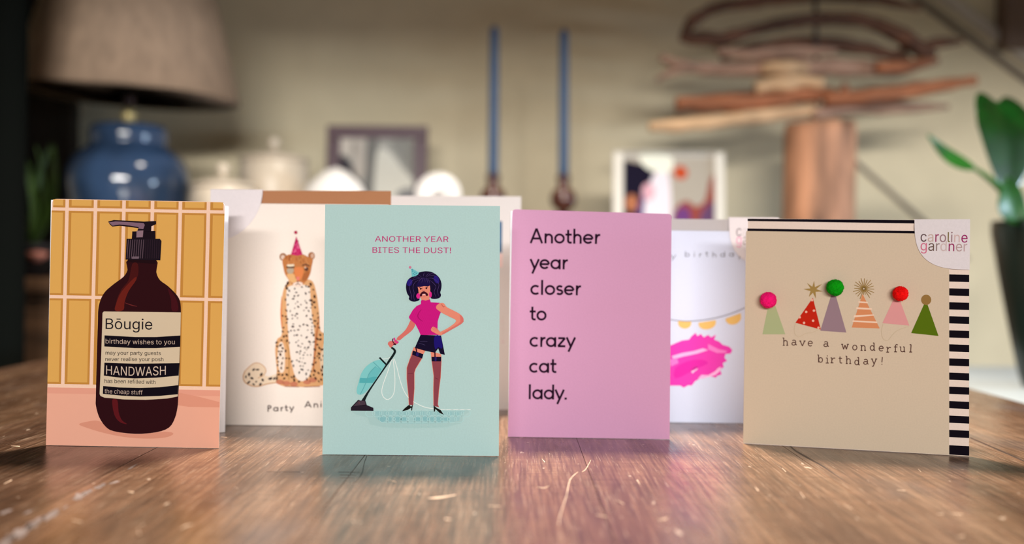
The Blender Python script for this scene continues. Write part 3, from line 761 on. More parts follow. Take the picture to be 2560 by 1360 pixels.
g.poly([(503, 240), (540, 228), (710, 330), (680, 385), (610, 425), (525, 440), (515, 350)], (112, 194, 198), 13)
for c_ in ((545, 290), (600, 320), (560, 360), (640, 350), (600, 385), (530, 250)): g.disc(c_, 18, 16, (70, 150, 172), 14, 10)
g.disc((475, 190), 32, 34, (208, 120, 150), 13, 16)
g.build()

# ---- pink card
pc = Card('plain pink card with large black words about a crazy cat lady', (1270, 1092), (1674, 1098), (1281, 523), (1679, 535), (206, 149, 186), fold='left', angle=23, back=0.985, corner=0.003)
a = pc.art('printed_lettering', 'black rounded lettering')
BKT = (38, 14, 36)
for s_, x0, x1, y0 in (('Another', 1326, 1501, 608), ('year', 1325, 1420, 672.5), ('closer', 1325, 1453, 737), ('to', 1323.5, 1367, 801), ('crazy', 1323, 1438, 867), ('cat', 1322, 1392, 931.7), ('lady.', 1319, 1418, 998)):
    a.strokes(s_, (x0, y0), (x1, y0 + 0.012 * (x1 - x0)), 25.0, 5.2, BKT, GEO, 1)
a.build()

# ---- leopard card behind
lc = Card('cream card of a leopard in a party hat, between yellow and teal cards', (551, 1062), (972, 1067), (560, 508), (972, 512), (230, 220, 212), fold='left', angle=20, back=0.98, gapback=0.003, edge=(232, 224, 216))
L_ = lc.art('printed_leopard', 'painted spotted leopard sitting upright')
L_.frame(0, 0, 1)
TAN = (206, 158, 112); OR = (196, 132, 84); WH = (224, 214, 206); DK = (52, 38, 36)
L_.poly([(612, 928), (629, 912), (643, 907), (658, 914), (665, 926), (662, 937), (672, 941), (692, 936), (694, 955), (668, 960), (645, 966), (627, 964), (612, 955), (608, 942)], (226, 206, 182), 1, 3)
L_.line([(612, 928), (629, 912), (643, 907), (658, 914), (665, 926), (660, 937), (645, 945)], 1.6, (196, 146, 98), 2)
L_.line([(692, 956), (668, 960), (645, 966), (627, 964), (612, 955), (608, 942), (612, 928)], 2.2, (190, 138, 88), 2)
outline = [(722, 702), (709, 724), (704, 755), (703, 785), (705, 821), (703, 840), (693, 848), (688, 873), (690, 903), (692, 928), (690, 955), (711, 966), (734, 966), (761, 968), (786, 967), (812, 962), (842, 958), (846, 915), (838, 868), (822, 838), (802, 828), (799, 800), (797, 771), (791, 732), (782, 704), (765, 698), (740, 698)]
L_.poly(outline, TAN, 1, 3)
chest = [(722, 716), (770, 714), (776, 740), (780, 790), (786, 830), (785, 880), (777, 930), (762, 952), (740, 944), (728, 900), (722, 850), (718, 790), (716, 750)]
L_.poly(chest, WH, 2, 3)
L_.poly([(697, 862), (706, 856), (712, 880), (711, 925), (700, 930), (694, 900)], (226, 210, 196), 2, 3)
L_.poly([(815, 850), (832, 870), (836, 940), (812, 955), (800, 900)], (214, 190, 164), 2, 3)
L_.line([(704, 740), (703, 785), (705, 821)], [1, 4, 2], (204, 122, 74), 2); L_.line([(712, 850), (722, 880), (722, 950)], [2, 4, 3], (182, 136, 84), 3); L_.line([(798, 790), (790, 850), (783, 930)], [2, 6, 3], (178, 112, 70), 3)
for p in ((716, 958), (735, 960), (768, 955), (782, 950), (700, 955)): L_.disc(p, 10, 6, (186, 118, 92), 3, 12)
for p, q in (((712, 966), (748, 967)), ((760, 967), (800, 966))): L_.line([p, q], 2, (150, 96, 80), 4, 0)
rl = random.Random(21); spots = []
def spot(x, y, s, col=DK):
    pts = []; ro = rl.uniform(0, PI); k = 7
    for i in range(k):
        a_ = 2 * PI * i / k; q = rl.uniform(0.6, 1.15)
        px_, py_ = s * q * math.cos(a_), s * 0.62 * q * math.sin(a_)
        pts.append((x + px_ * math.cos(ro) - py_ * math.sin(ro), y + px_ * math.sin(ro) + py_ * math.cos(ro)))
    L_.poly(pts, col, 5)
tries = 0
while len(spots) < 190 and tries < 9000:
    tries += 1
    x, y = rl.uniform(690, 840), rl.uniform(705, 955)
    if not inside((x, y), outline) or any((x - p[0]) ** 2 + (y - p[1]) ** 2 < 42 for p in spots): continue
    spots.append((x, y))
    ch_ = inside((x, y), chest)
    spot(x, y, rl.uniform(2.2, 4.4) if ch_ else rl.uniform(3.2, 5.6), (52, 44, 48) if ch_ else (64, 38, 30))
for x, y, s in ((634, 924, 5), (644, 924, 5), (654, 936, 6), (623, 937, 6), (615, 942, 4), (630, 946, 5), (641, 954, 4), (657, 950, 5), (622, 956, 5), (651, 961, 5), (634, 961, 4), (676, 946, 6), (686, 946, 5)): spot(x, y, s, (58, 44, 46))
L_.frame(660, 570, 6.475)
L_.disc((310, 468), 58, 62, (150, 104, 74), 6); L_.disc((306, 474), 34, 38, (206, 184, 170), 7)
L_.disc((770, 452), 54, 62, (156, 100, 64), 6); L_.disc((785, 450), 30, 40, (196, 160, 140), 7)
L_.poly([(300, 530), (350, 455), (410, 430), (540, 420), (640, 430), (715, 470), (790, 505), (772, 620), (752, 730), (700, 840), (640, 900), (550, 935), (450, 905), (395, 830), (340, 740), (312, 620)], (180, 116, 68), 8, 3)
L_.poly([(370, 750), (480, 740), (540, 850), (460, 890), (400, 830)], (212, 166, 114), 9, 2); L_.poly([(640, 740), (740, 700), (690, 840), (620, 850)], (160, 96, 56), 9, 2)
L_.poly([(505, 640), (625, 640), (640, 750), (585, 845), (520, 830), (500, 740)], (208, 124, 74), 9, 2)
L_.poly([(470, 900), (550, 870), (630, 890), (600, 950), (500, 950)], (228, 206, 194), 10, 2)
L_.line([(550, 850), (550, 900)], 10, (80, 50, 56), 11, 0); L_.line([(515, 925), (550, 900), (590, 925)], 10, (80, 50, 56), 11)
L_.poly([(520, 790), (580, 790), (570, 845), (535, 848)], (214, 120, 110), 10)
L_.poly([(375, 590), (490, 585), (490, 620), (375, 630)], (220, 206, 182), 10); L_.poly([(375, 660), (480, 655), (470, 730), (390, 735)], (170, 156, 138), 10, 2)
L_.line([(365, 630), (430, 640), (495, 630)], 22, (56, 42, 40), 11); L_.line([(620, 610), (680, 590), (740, 620)], 22, (96, 64, 50), 11); L_.disc((690, 665), 34, 34, (90, 58, 48), 11); L_.disc((672, 640), 16, 14, (206, 180, 160), 12)
for k in range(26):
    x, y = rl.uniform(340, 740), rl.uniform(440, 580); L_.line([(x, y), (x + rl.uniform(-15, 15), y + rl.uniform(30, 60))], 9, rl.choice([(140, 80, 44), (150, 70, 40), (206, 150, 96)]), 10, 0)
L_.poly([(525, 135), (625, 430), (540, 450), (440, 430)], (186, 42, 98), 12)
for k in range(30):
    t = rl.random(); y = 200 + 220 * t; x = 530 + rl.uniform(-0.28, 0.3) * (y - 140); L_.disc((x, y), 11, 11, rl.choice([(222, 120, 160), (150, 24, 70), (206, 70, 124)]), 13, 8)
L_.disc((517, 73), 27, 27, (166, 32, 70), 12, 16)
L_.build()
a = lc.art('printed_caption', 'grey handwritten lettering')
a.strokes('Party', (668, 1029), (735, 1027), 10.5, 3.0, (92, 78, 76), GEO, 1, 0.12, 3, 0.25)
a.strokes('Animal', (762, 1018), (858, 1018), 10.5, 2.8, (92, 78, 76), GEO, 1, 0.12, 4, 0.2)
a.build()
envelope(lc, [(556, 476), (977, 477), (972, 1066), (551, 1061)], 'brown kraft envelope showing above the leopard card', (166, 112, 74), 0.0009)
clasp(lc, (527, 474), 'left', 130, 'blank white quarter-round paper clasp on the top corner of the leopard card', 0.0026)

# ---- white card behind the teal one
wc = Card('white card half hidden behind the teal card, its right edge beside the pink card', (905, 1020), (1297, 1023), (905, 489), (1303, 491), (214, 209, 208), fold='left', angle=20, back=0.98)
a = wc.art('printed_bars', 'narrow blue and pink printed bar')
a.poly([(1180, 553), (1255.5, 553), (1255, 632), (1180, 632)], (74, 108, 142), 1); a.poly([(1180, 634), (1257, 634), (1256, 668), (1180, 668)], (238, 208, 206), 1)
a.build()
a = wc.art('printed_name', 'grey name printed upwards')
_t = [(200, 190, 186), (214, 190, 196), (190, 184, 176), (206, 190, 192), (190, 176, 160), (206, 190, 192), (216, 200, 200), (206, 160, 184)]
for i, ch in enumerate('caroline'):
    gx = 1254; gy = 792 + i * 8.6
    vs, fs = glyphs(ch); 
    a.emit([(gx + (v_[1]) * 15, gy + v_[0] * 13) for v_ in vs], fs, _t[i], 1)
a.build()

# ---- white bunting card behind pink and beige
bc = Card('white card with gold bunting and bright pink brush mark, behind the pink card', (1512, 1054), (1940, 1059), (1516, 574), (1946, 580), (204, 210, 232), fold='left', angle=20, back=0.98, gapback=0.003, edge=(240, 240, 248))
a = bc.art('printed_greeting', 'thin grey handwriting')
a.strokes('happy', (1560, 645), (1690, 647), 10.0, 1.5, (104, 104, 116), GEO, 1, 0.14, 7, 0.8)
a.strokes('birthday', (1711, 642), (1855, 643), 9.5, 1.5, (104, 104, 116), GEO, 1, 0.14, 9, 0.65)
a.build()
a = bc.art('printed_brush_mark', 'bright pink brush mark'); a.frame(1640, 530, 2.304)
MG = (226, 62, 174)
a.poly([(-120, 800), (20, 770), (85, 768), (120, 752), (150, 740), (190, 735), (205, 715), (228, 696), (238, 715), (258, 702), (275, 722), (300, 708), (318, 722), (345, 706), (335, 735), (362, 745), (385, 765), (420, 775), (440, 795), (430, 815), (400, 818), (395, 840), (410, 858), (385, 870), (390, 895), (368, 905), (378, 935), (350, 945), (345, 955), (310, 945), (280, 955), (250, 960), (225, 975), (205, 1000), (185, 998), (160, 1012), (140, 1000), (100, 1000), (20, 1000), (-120, 950)], MG, 1)
a.poly([(90, 830), (150, 812), (220, 800), (270, 785), (300, 795), (240, 815), (160, 832), (100, 848)], (244, 176, 222), 2)
a.poly([(200, 915), (215, 892), (232, 888), (240, 905), (222, 918), (210, 930)], (246, 196, 228), 2)
a.poly([(240, 960), (262, 938), (300, 940), (340, 918), (356, 900), (375, 890), (365, 920), (340, 940), (300, 950)], (244, 180, 224), 2)
a.poly([(300, 760), (360, 790), (410, 800), (400, 812), (350, 812), (300, 790)], (236, 124, 200), 2)
a.poly([(80, 850), (120, 840), (130, 870), (85, 890)], (236, 120, 200), 2)
a.poly([(110, 900), (180, 860), (260, 850), (300, 870), (240, 900), (180, 930), (110, 960)], (216, 44, 164), 2, 2)
a.build()
a = bc.art('gold_bunting', 'gold half-moon bunting on a dark thread', base=0.0001); a.frame(1640, 530, 2.304)
GD = (226, 184, 110)
for cx, cy, rx, ry, ro in ((165, 640, 38, 32, 0.1), (295, 642, 50, 34, -0.15), (445, 610, 46, 38, -0.35), (40, 620, 40, 30, 0.2), (-80, 580, 40, 32, 0.4), (560, 560, 44, 36, -0.5)):
    pts = [(cx + rx * math.cos(PI * k / 14) * math.cos(ro) - ry * math.sin(PI * k / 14) * math.sin(ro), cy + rx * math.cos(PI * k / 14) * math.sin(ro) + ry * math.sin(PI * k / 14) * math.cos(ro)) for k in range(15)]
    a.poly([(cx - rx * math.cos(ro), cy - rx * math.sin(ro) - 12), (cx + rx * math.cos(ro), cy + rx * math.sin(ro) - 12)] + pts, GD, 2)
a.line([(-200, 500), (-80, 572), (20, 606), (110, 624), (200, 629), (330, 613), (430, 586), (515, 550), (620, 490)], 4, (120, 116, 124), 4)
a.build()
envelope(bc, [(1516, 545), (1946, 550), (1941, 1059), (1512, 1054)], 'grey envelope showing above the white bunting card', (176, 170, 172), 0.0009)
k_ = clasp(bc, (1947, 545), 'right', 125, 'white lettered paper clasp on the bunting card, half hidden by the beige card', 0.0026, 3.0, 0.97)
a = Art(bc, k_, 'printed_name', None, 0.0006)
CC1 = [(140, 128, 136), (206, 196, 200), (170, 80, 120), (170, 140, 150), (150, 130, 90), (170, 140, 150), (214, 196, 200), (170, 70, 130)]
CC2 = [(228, 160, 190), (140, 124, 120), (160, 144, 148), (216, 200, 204), (160, 70, 120), (196, 176, 180), (204, 184, 190)]
a.text('caroline', (1840, 590), (1940, 593), 26, None, 1, CC1); a.text('gardner', (1840, 611), (1940, 614), 26, None, 1, CC2)
a.build()

# ---- beige party hat card
hc = Card('square beige card with party hats and fluffy pompoms, rightmost of the cards', (1858, 1107), (2373, 1137), (1866, 577.5), (2373, 585), (204, 184, 160), fold='left', angle=30, back=0.96, gapback=0.003, lift=0.0006, edge=(232, 222, 210))
hats = hc.art('printed_party_hats', 'six coloured party hats with gold stars'); hats.frame(1850, 530, 3.885)
hats.poly([(272, 920), (345, 915), (440, 1188), (218, 1188)], (168, 176, 132), 1)
hats.poly([(708, 833), (785, 1142), (538, 1076)], (190, 36, 18), 1)
for p in ((700, 856), (643, 970), (718, 958), (580, 1022), (710, 1056), (622, 1077), (762, 1124)): hats.disc(p, 12, 12, (232, 176, 156), 2, 12)
hats.poly([(888, 800), (927, 800), (1033, 1171), (780, 1153)], (148, 122, 132), 1)
hats.poly([(1190, 796), (1357, 1131), (1085, 1122)], (212, 138, 94), 1)
for q in ([(1150, 866), (1240, 872), (1242, 886), (1150, 882)], [(1130, 925), (1280, 934), (1282, 950), (1128, 943)], [(1108, 1003), (1300, 994), (1304, 1006), (1100, 1024)], [(1094, 1052), (1330, 1064), (1334, 1080), (1090, 1066)]): hats.poly(q, (236, 204, 180), 2)
hats.poly([(1490, 850), (1550, 850), (1645, 1104), (1383, 1079)], (216, 150, 150), 1)
hats.poly([(1790, 890), (1818, 890), (1928, 1204), (1662, 1176)], (84, 108, 14), 1)
hats.disc((1808, 853), 49, 50, (146, 112, 62), 2, 28)
GOLD = (158, 128, 72)
star = []
for (x, y) in ((720, 668), (798, 698), (803, 772), (738, 842), (668, 826), (615, 748), (652, 690)):
    star.append((math.atan2(y - 755, x - 712), x, y))
star.sort(); sp = []
for i, (an, x, y) in enumerate(star):
    sp.append((x, y)); an2 = star[(i + 1) % len(star)][0]
    if an2 < an: an2 += 2 * PI
    m_ = (an + an2) / 2; sp.append((712 + 30 * math.cos(m_), 755 + 30 * math.sin(m_)))
hats.poly(sp, GOLD, 2)
for k in range(20):
    an = 2 * PI * k / 20 + 0.05; r1 = 100 + 8 * math.sin(k * 2.3)
    if 70 < (math.degrees(an) % 360) < 105: r1 = 60
    hats.line([(1203 + 8 * math.cos(an), 745 + 8 * math.sin(an)), (1203 + r1 * math.cos(an), 745 + r1 * math.sin(an))], [9, 6], (150, 120, 66), 2, 0)
ST_ = (196, 176, 148)
hats.line([(538, 1080), (528, 1130), (530, 1180), (565, 1213), (600, 1200), (640, 1178), (700, 1170), (760, 1145)], 4, ST_, 2)
hats.line([(1390, 1085), (1376, 1140), (1378, 1200), (1400, 1240), (1440, 1243), (1480, 1195), (1530, 1150), (1640, 1110)], 4, ST_, 2)
hats.build()
a = hc.art('printed_greeting', 'brown typewriter lettering'); a.frame(1850, 820, 4.0)
for line in ([('h', 455, 175), ('a', 542, 172), ('v', 624, 182), ('e', 703, 182), ('a', 862, 187), ('w', 1050, 215), ('o', 1148, 222), ('n', 1233, 225), ('d', 1325, 225), ('e', 1412, 232), ('r', 1487, 243), ('f', 1560, 240), ('u', 1625, 240), ('l', 1705, 242)],
             [('b', 803, 345), ('i', 873, 352), ('r', 930, 350), ('t', 1005, 354), ('h', 1085, 357), ('d', 1170, 370), ('a', 1260, 364), ('y', 1340, 362), ('!', 1420, 366)]):
    for ch, x, y in line:
        for st in SLAB[ch]: a.line([(x + p[0] * 58, y - p[1] * 53) for p in st], 9.5, (96, 66, 58), 1, 0)
a.build()
def pompom(px, py, r_px, col, label, seed):
    c = hc.uv(px, py); r = r_px * 0.72 / F_PX * 1.02
    bm = bmesh.new(); bmesh.ops.create_icosphere(bm, subdivisions=3, radius=r * 0.93)
    rn = random.Random(seed); base = [v.co.copy() for v in bm.verts]
    for v_ in bm.verts: v_.co *= 1 + rn.uniform(-0.05, 0.06)
    for p in range(700):       # short tufts of yarn
        d = Vector((rn.gauss(0, 1), rn.gauss(0, 1), rn.gauss(0, 1))).normalized(); t = d.orthogonal().normalized(); u = d.cross(t)
        an = rn.uniform(0, 2 * PI); s_ = (t * math.cos(an) + u * math.sin(an)) * r * 0.05; tip = (d + 0.25 * Vector((rn.gauss(0, 1), rn.gauss(0, 1), rn.gauss(0, 1)))).normalized() * r * rn.uniform(0.9, 1.0)
        a_ = bm.verts.new(d * r * 0.8 + s_); b_ = bm.verts.new(d * r * 0.8 - s_); c_ = bm.verts.new(tip - s_ * 0.7); e_ = bm.verts.new(tip + s_ * 0.7)
        bm.faces.new((a_, b_, c_, e_))
    o = bm_obj('pompom', bm, mat('yarn', col, 0.95, 0, 0.06, 900, spec=0.1), hc.root, label=label)
    o.location = (c.x, -r * 0.95, c.y)
pompom(1921, 750, 21.5, (244, 22, 116), 'bright pink pompom', 1); pompom(2086.5, 719, 21.5, (10, 148, 14), 'green pompom', 2); pompom(2249, 734, 19, (236, 14, 12), 'red pompom', 3)
eroot, q = envelope(hc, [(1870, 546), (2424, 551), (2423, 1141), (1859, 1109)], 'black and cream striped envelope behind the beige party hat card', (228, 208, 196), 0.0009)
s_ = Art(hc, eroot, 'printed_stripes', 'black horizontal stripes', base=-0.0009 )
s_.poly([(1869, 546.6), (2423.5, 551.2), (2423.5, 560.5), (1869, 552.4)], K, 0)
for y0 in (579.5, 615, 651, 687, 722, 757, 792, 827.5, 862.5, 898, 933.5, 969, 1005, 1041.5, 1077.5, 1116):
    yl = 571 + (y0 - 579.5) * 0.96; dx = 10 * (y0 - 545) / 590; hh = 18.2 if y0 < 1100 else 24
    s_.poly([(1869 - dx, yl), (2423.5, y0), (2423.5, y0 + hh), (1869 - dx, yl + 17)], K, 0)
s_.build()
k_ = clasp(hc, (2425, 549), 'right', 143, 'white paper clasp with coloured letters on the corner of the beige card', 0.0026, 3.0, 0.97)
a = Art(hc, k_, 'printed_name', 'name in grey, plum and pink letters', 0.0006); a.frame(1850, 530, 3.885)
a.text('caroline', (1752, 287), (2208, 297), 98, None, 1, [(96, 74, 76), (196, 172, 164), (150, 44, 92), (150, 116, 124), (120, 104, 60), (150, 116, 124), (206, 178, 176), (150, 30, 98)])
a.text('gardner', (1752, 374), (2205, 384), 98, None, 1, [(206, 110, 138), (106, 84, 76), (140, 118, 116), (204, 182, 182), (150, 40, 92), (180, 152, 152), (192, 164, 168)])
a.build()

# ------------------------------------------------------------------ background: sideboard and what stands on it
SB = 0.85
sw = mat('sideboard_wood', (92, 66, 46), 0.5, 0, 0.25, 6, 0.05, stretch=(1, 6, 6))
sb = empty('sideboard', (-0.13, 2.1, 0), 'dark wooden sideboard along the back wall, hidden behind the cards', 'sideboard')
box('body', (-0.98, -0.24, 0.08), (0.98, 0.24, SB - 0.03), sw, sb, 0.004)
box('top', (-1.0, -0.26, SB - 0.0295), (1.0, 0.26, SB), sw, sb, 0.004)
for k in range(4):
    x0 = -0.97 + k * 0.49
    d_ = box('door', (x0 + 0.01, -0.258, 0.11), (x0 + 0.46, -0.2405, SB - 0.06), sw, sb, 0.003)
    lathe('knob', [(0.006, 0), (0.008, 0.012), (0.015, 0.018), (0.012, 0.03), (0.0, 0.033)], mat('brass', (150, 120, 70), 0.3, 1.0), d_, 20).matrix_local = Matrix.Translation((x0 + (0.42 if k % 2 == 0 else 0.05), -0.258, 0.5)) @ Matrix.Rotation(PI / 2, 4, 'X')
for x in (-0.93, 0.93):
    for y in (-0.2, 0.2): box('leg', (x - 0.025, y - 0.025, 0), (x + 0.025, y + 0.025, 0.0795), sw, sb)

# table lamp
LY = 2.06
lp = at(322, 500, LY); lx = lp.x
lamp = empty('table_lamp', (lx, LY, SB + 0.0003), 'table lamp with wide beige shade on a glazed blue ginger jar base', 'lamp')
blue = mat('blue_glaze', (58, 80, 112), 0.12, 0, 0.18, 9, coat=0.6)
lathe('jar_base', [(0.075, 0), (0.082, 0.008), (0.085, 0.03), (0.105, 0.09), (0.122, 0.15), (0.128, 0.195), (0.125, 0.225), (0.112, 0.252), (0.09, 0.27), (0.080, 0.278), (0.078, 0.284), (0.080, 0.290), (0.080, 0.312), (0.074, 0.321), (0.03, 0.326), (0.0, 0.327)], blue, lamp, 64)
brass = mat('pale_brass', (206, 186, 128), 0.35, 0.3)
lathe('finial_ball', [(0.006, 0.327), (0.012, 0.332), (0.0155, 0.345), (0.012, 0.358), (0.006, 0.362)], brass, lamp, 24)
lathe('lamp_holder', [(0.006, 0.362), (0.010, 0.366), (0.012, 0.40), (0.02, 0.405), (0.02, 0.45), (0.0, 0.455)], mat('dark_fitting', (60, 42, 46), 0.4), lamp, 24)
shade_m = mat('linen_shade', (178, 152, 128), 0.8, 0, 0.06, 60, 0.1, stretch=(1, 1, 0.3))
sh = lathe('lamp_shade', [(0.228, 0.0), (0.153, 0.29), (0.1515, 0.29), (0.2262, 0.0), (0.228, 0.0)], shade_m, lamp, 72)
sh.location = (0.0, 0, 0.385); sh.rotation_euler = (0.03, R(2.4), 0)
bm = bmesh.new()
for k in range(3):
    a_ = 2 * PI * k / 3 + 0.6; add_box(bm, (-0.0015, 0, -0.0015), (0.0015, 0.2, 0.0015))
    for v_ in bm.verts:
        if not v_.tag: v_.co = Matrix.Rotation(a_, 3, 'Z') @ v_.co; v_.tag = True
gr = bm_obj('shade_ring', bm, mat('dark_fitting', (60, 42, 46), 0.4), sh); gr.location = (0, 0, 0.055)

# lidded cream jars
cream = mat('cream_ceramic', (222, 208, 188), 0.35, 0, 0.05, 20)
white_c = mat('white_ceramic', (236, 234, 232), 0.25)
def jar(px, Y, r, h, lid_h, label, m):
    p = at(px, 600, Y); o = empty('lidded_jar', (p.x, Y, SB + 0.0003), label, 'jar', 'lidded jars on the sideboard')
    lathe('body', [(r * .8, 0), (r * .9, 0.01), (r, h * .35), (r, h * .8), (r * .95, h - 0.004), (r * .9, h)], m, o, 48)
    lid = lathe('lid', [(r * .97, h + 0.0004), (r * 1.0, h + 0.006), (r * .92, h + lid_h * .35), (r * .55, h + lid_h * .75), (r * .15, h + lid_h), (0, h + lid_h)], m, o, 48)
    lathe('knob', [(0.007, h + lid_h - 0.001), (0.007, h + lid_h + 0.006), (0.014, h + lid_h + 0.014), (0.012, h + lid_h + 0.026), (0.0, h + lid_h + 0.03)], m, lid, 24)
def zof(py, Y, px=1000): return at(px, py, Y).z - SB
jar(684, 2.12, 0.077, zof(405, 2.12, 684), 0.025, 'taller cream lidded jar with a knob, left of the framed photo', cream)
jar(556, 1.96, 0.066, zof(470, 1.96, 556), 0.022, 'shorter cream lidded jar with a pointed knob beside the blue lamp', cream)
p = at(838, 600, 2.0); o = empty('domed_dish', (p.x, 2.0, SB + 0.0003), 'white domed dish in front of the framed photo', 'dish')
hz = zof(418, 2.0, 838)
lathe('bowl', [(0.04, 0), (0.045, 0.005), (0.085, hz * .45), (0.086, hz * .5)], white_c, o, 48)
lathe('lid', [(0.086, hz * .5 + 0.0005), (0.08, hz * .62), (0.055, hz * .84), (0.025, hz * .96), (0.0, hz)], white_c, o, 48)
# small plate on edge
p = at(1096, 492, 2.02)
o = empty('small_plate', (p.x, 2.02, SB), 'small white round plate standing on edge right of the framed photo', 'plate')
rp = 0.048; zc = zof(490, 2.02, 1096)
tube('stand', [(-0.02, 0.02, 0.003), (0, 0.0, zc - rp + 0.0), (0.02, 0.02, 0.003)], 0.003, mat('dark_wire', (60, 50, 48), 0.5), o)
pl = lathe('dish', [(0, 0), (0.02, 0.0), (0.03, 0.004), (rp, 0.008), (rp, 0.010), (0.03, 0.0065), (0.0, 0.003)], white_c, o, 48)
pl.location = (0, 0, zc); pl.rotation_euler = (R(82), 0, 0)
cdm = lathe('centre', [(0, 0.0045), (0.014, 0.0045), (0.014, 0.005), (0, 0.0052)], mat('grey_glaze', (176, 172, 170), 0.3), pl, 32)

# framed photos
def frame(name, label, Y, x0, x1, y0, y1, fw, fcol, lean=6, depth=0.016, group=None, ft=None):
    a_ = at(x0, y1, Y); b_ = at(x1, y1, Y)
    Vv = Vector((0, math.sin(R(lean)), math.cos(R(lean)))); O = Vector((a_.x, Y, SB + 0.0004))
    pl_ = Plane(O, (1, 0, 0), Vv); Wd = b_.x - a_.x; q_ = pl_.uv((x0 + x1) / 2, y0); Hh = q_.y
    root = empty(name, (0, 0, 0), label, 'picture', group); root.matrix_world = pl_.matrix()
    w = fw; bm = bmesh.new(); fm = mat('frame_finish', fcol, 0.4)
    # bars follow the lean; their foot stays just clear of the sideboard
    for lo, hi in (((0, 0), (Wd, w)), ((0, Hh - (ft or w)), (Wd, Hh)), ((0, w), (w, Hh - (ft or w))), ((Wd - w, w), (Wd, Hh - (ft or w)))):
        add_box(bm, (lo[0], 0, lo[1] + 0.002), (hi[0], depth, hi[1]), 0.0012)
    bm_obj('frame', bm, fm, root)
    box('backing', (w * .8, depth * .5, w * .8), (Wd - w * .8, depth * .9, Hh - (ft or w) * .8), mat('backing_board', (190, 186, 178), 0.8), root)
    st = box('strut', (Wd * .45, depth + 0.0002, 0.004), (Wd * .55, depth + 0.003, Hh * .6), fm, root)
    return pl_, root, Wd, Hh, depth * .5
pl_, root, Wd, Hh, d_ = frame('framed_photo', 'landscape black and white photo in a dark purple-brown frame on the sideboard', 2.22, 808, 1064, 314, 560, 0.031, (84, 54, 66))
a = Art(pl_, root, 'printed_photo', 'black and white picture', -d_, lambda c: mat('photo_print', tuple(min(250, int(q * 1.18)) for q in c), 0.7, spec=0.1))
a.poly([(838, 345), (1035, 348), (1035, 530), (836, 530)], (150, 150, 146), 0)
a.poly([(836, 345), (880, 345), (890, 380), (860, 392), (836, 385)], (184, 178, 170), 1, 3)
a.poly([(880, 350), (915, 346), (912, 430), (890, 450), (880, 400)], (172, 166, 158), 1, 3)
a.poly([(915, 348), (945, 348), (935, 470), (922, 500), (905, 480), (912, 420)], (112, 112, 110), 2, 3)
a.poly([(852, 385), (872, 400), (890, 440), (918, 480), (925, 530), (880, 530), (860, 450), (840, 420)], (62, 60, 66), 3, 3)
a.poly([(945, 370), (975, 380), (1005, 420), (1035, 455), (1035, 500), (1000, 500), (960, 530), (935, 530), (935, 440)], (196, 196, 188), 3, 3)
a.poly([(975, 350), (1035, 352), (1035, 440), (1010, 410), (985, 375)], (128, 128, 124), 2, 3)
a.poly([(990, 480), (1035, 470), (1035, 530), (995, 530)], (120, 122, 124), 4, 2)
a.build()
pl_, root, Wd, Hh, d_ = frame('picture_frame', 'colourful picture in a white frame behind the pink card, beside the driftwood lamp', 1.98, 1534, 1815, 378, 590, 0.020, (202, 198, 188), 5, ft=0.003)
a = Art(pl_, root, 'printed_picture', 'navy, white, orange and purple picture', -d_, lambda c: mat('photo_print', tuple(int(q * 0.9) for q in c), 0.7, spec=0.1))
a.poly([(1560, 392), (1795, 392), (1795, 590), (1558, 590)], (178, 170, 158), 0)
a.poly([(1568, 400), (1625, 412), (1650, 436), (1615, 470), (1592, 520), (1600, 580), (1560, 590), (1560, 400)], (16, 10, 36), 1)
a.disc((1580, 506), 17, 22, (176, 112, 78), 2); a.poly([(1590, 490), (1620, 490), (1620, 590), (1590, 590)], (84, 60, 116), 1, 2)
a.poly([(1640, 430), (1670, 424), (1680, 500), (1672, 590), (1615, 590), (1612, 510), (1625, 460)], (238, 230, 240), 3, 3)
a.disc((1622, 478), 16, 22, (226, 176, 190), 4)
a.poly([(1600, 385), (1640, 380), (1680, 390), (1680, 425), (1640, 428), (1610, 412)], (244, 246, 232), 4, 3)  # pale blob: window glare painted into the print
a.disc((1703, 430), 18, 17, (196, 78, 40), 4, 20, 0.4)
a.poly([(1690, 520), (1720, 500), (1740, 515), (1765, 500), (1776, 450), (1795, 440), (1795, 590), (1685, 590)], (150, 72, 62), 2, 2)
a.poly([(1690, 530), (1715, 515), (1730, 545), (1700, 590), (1685, 590)], (112, 62, 126), 3, 2); a.poly([(1755, 530), (1795, 500), (1795, 590), (1750, 590)], (104, 72, 110), 3, 2)
a.build()

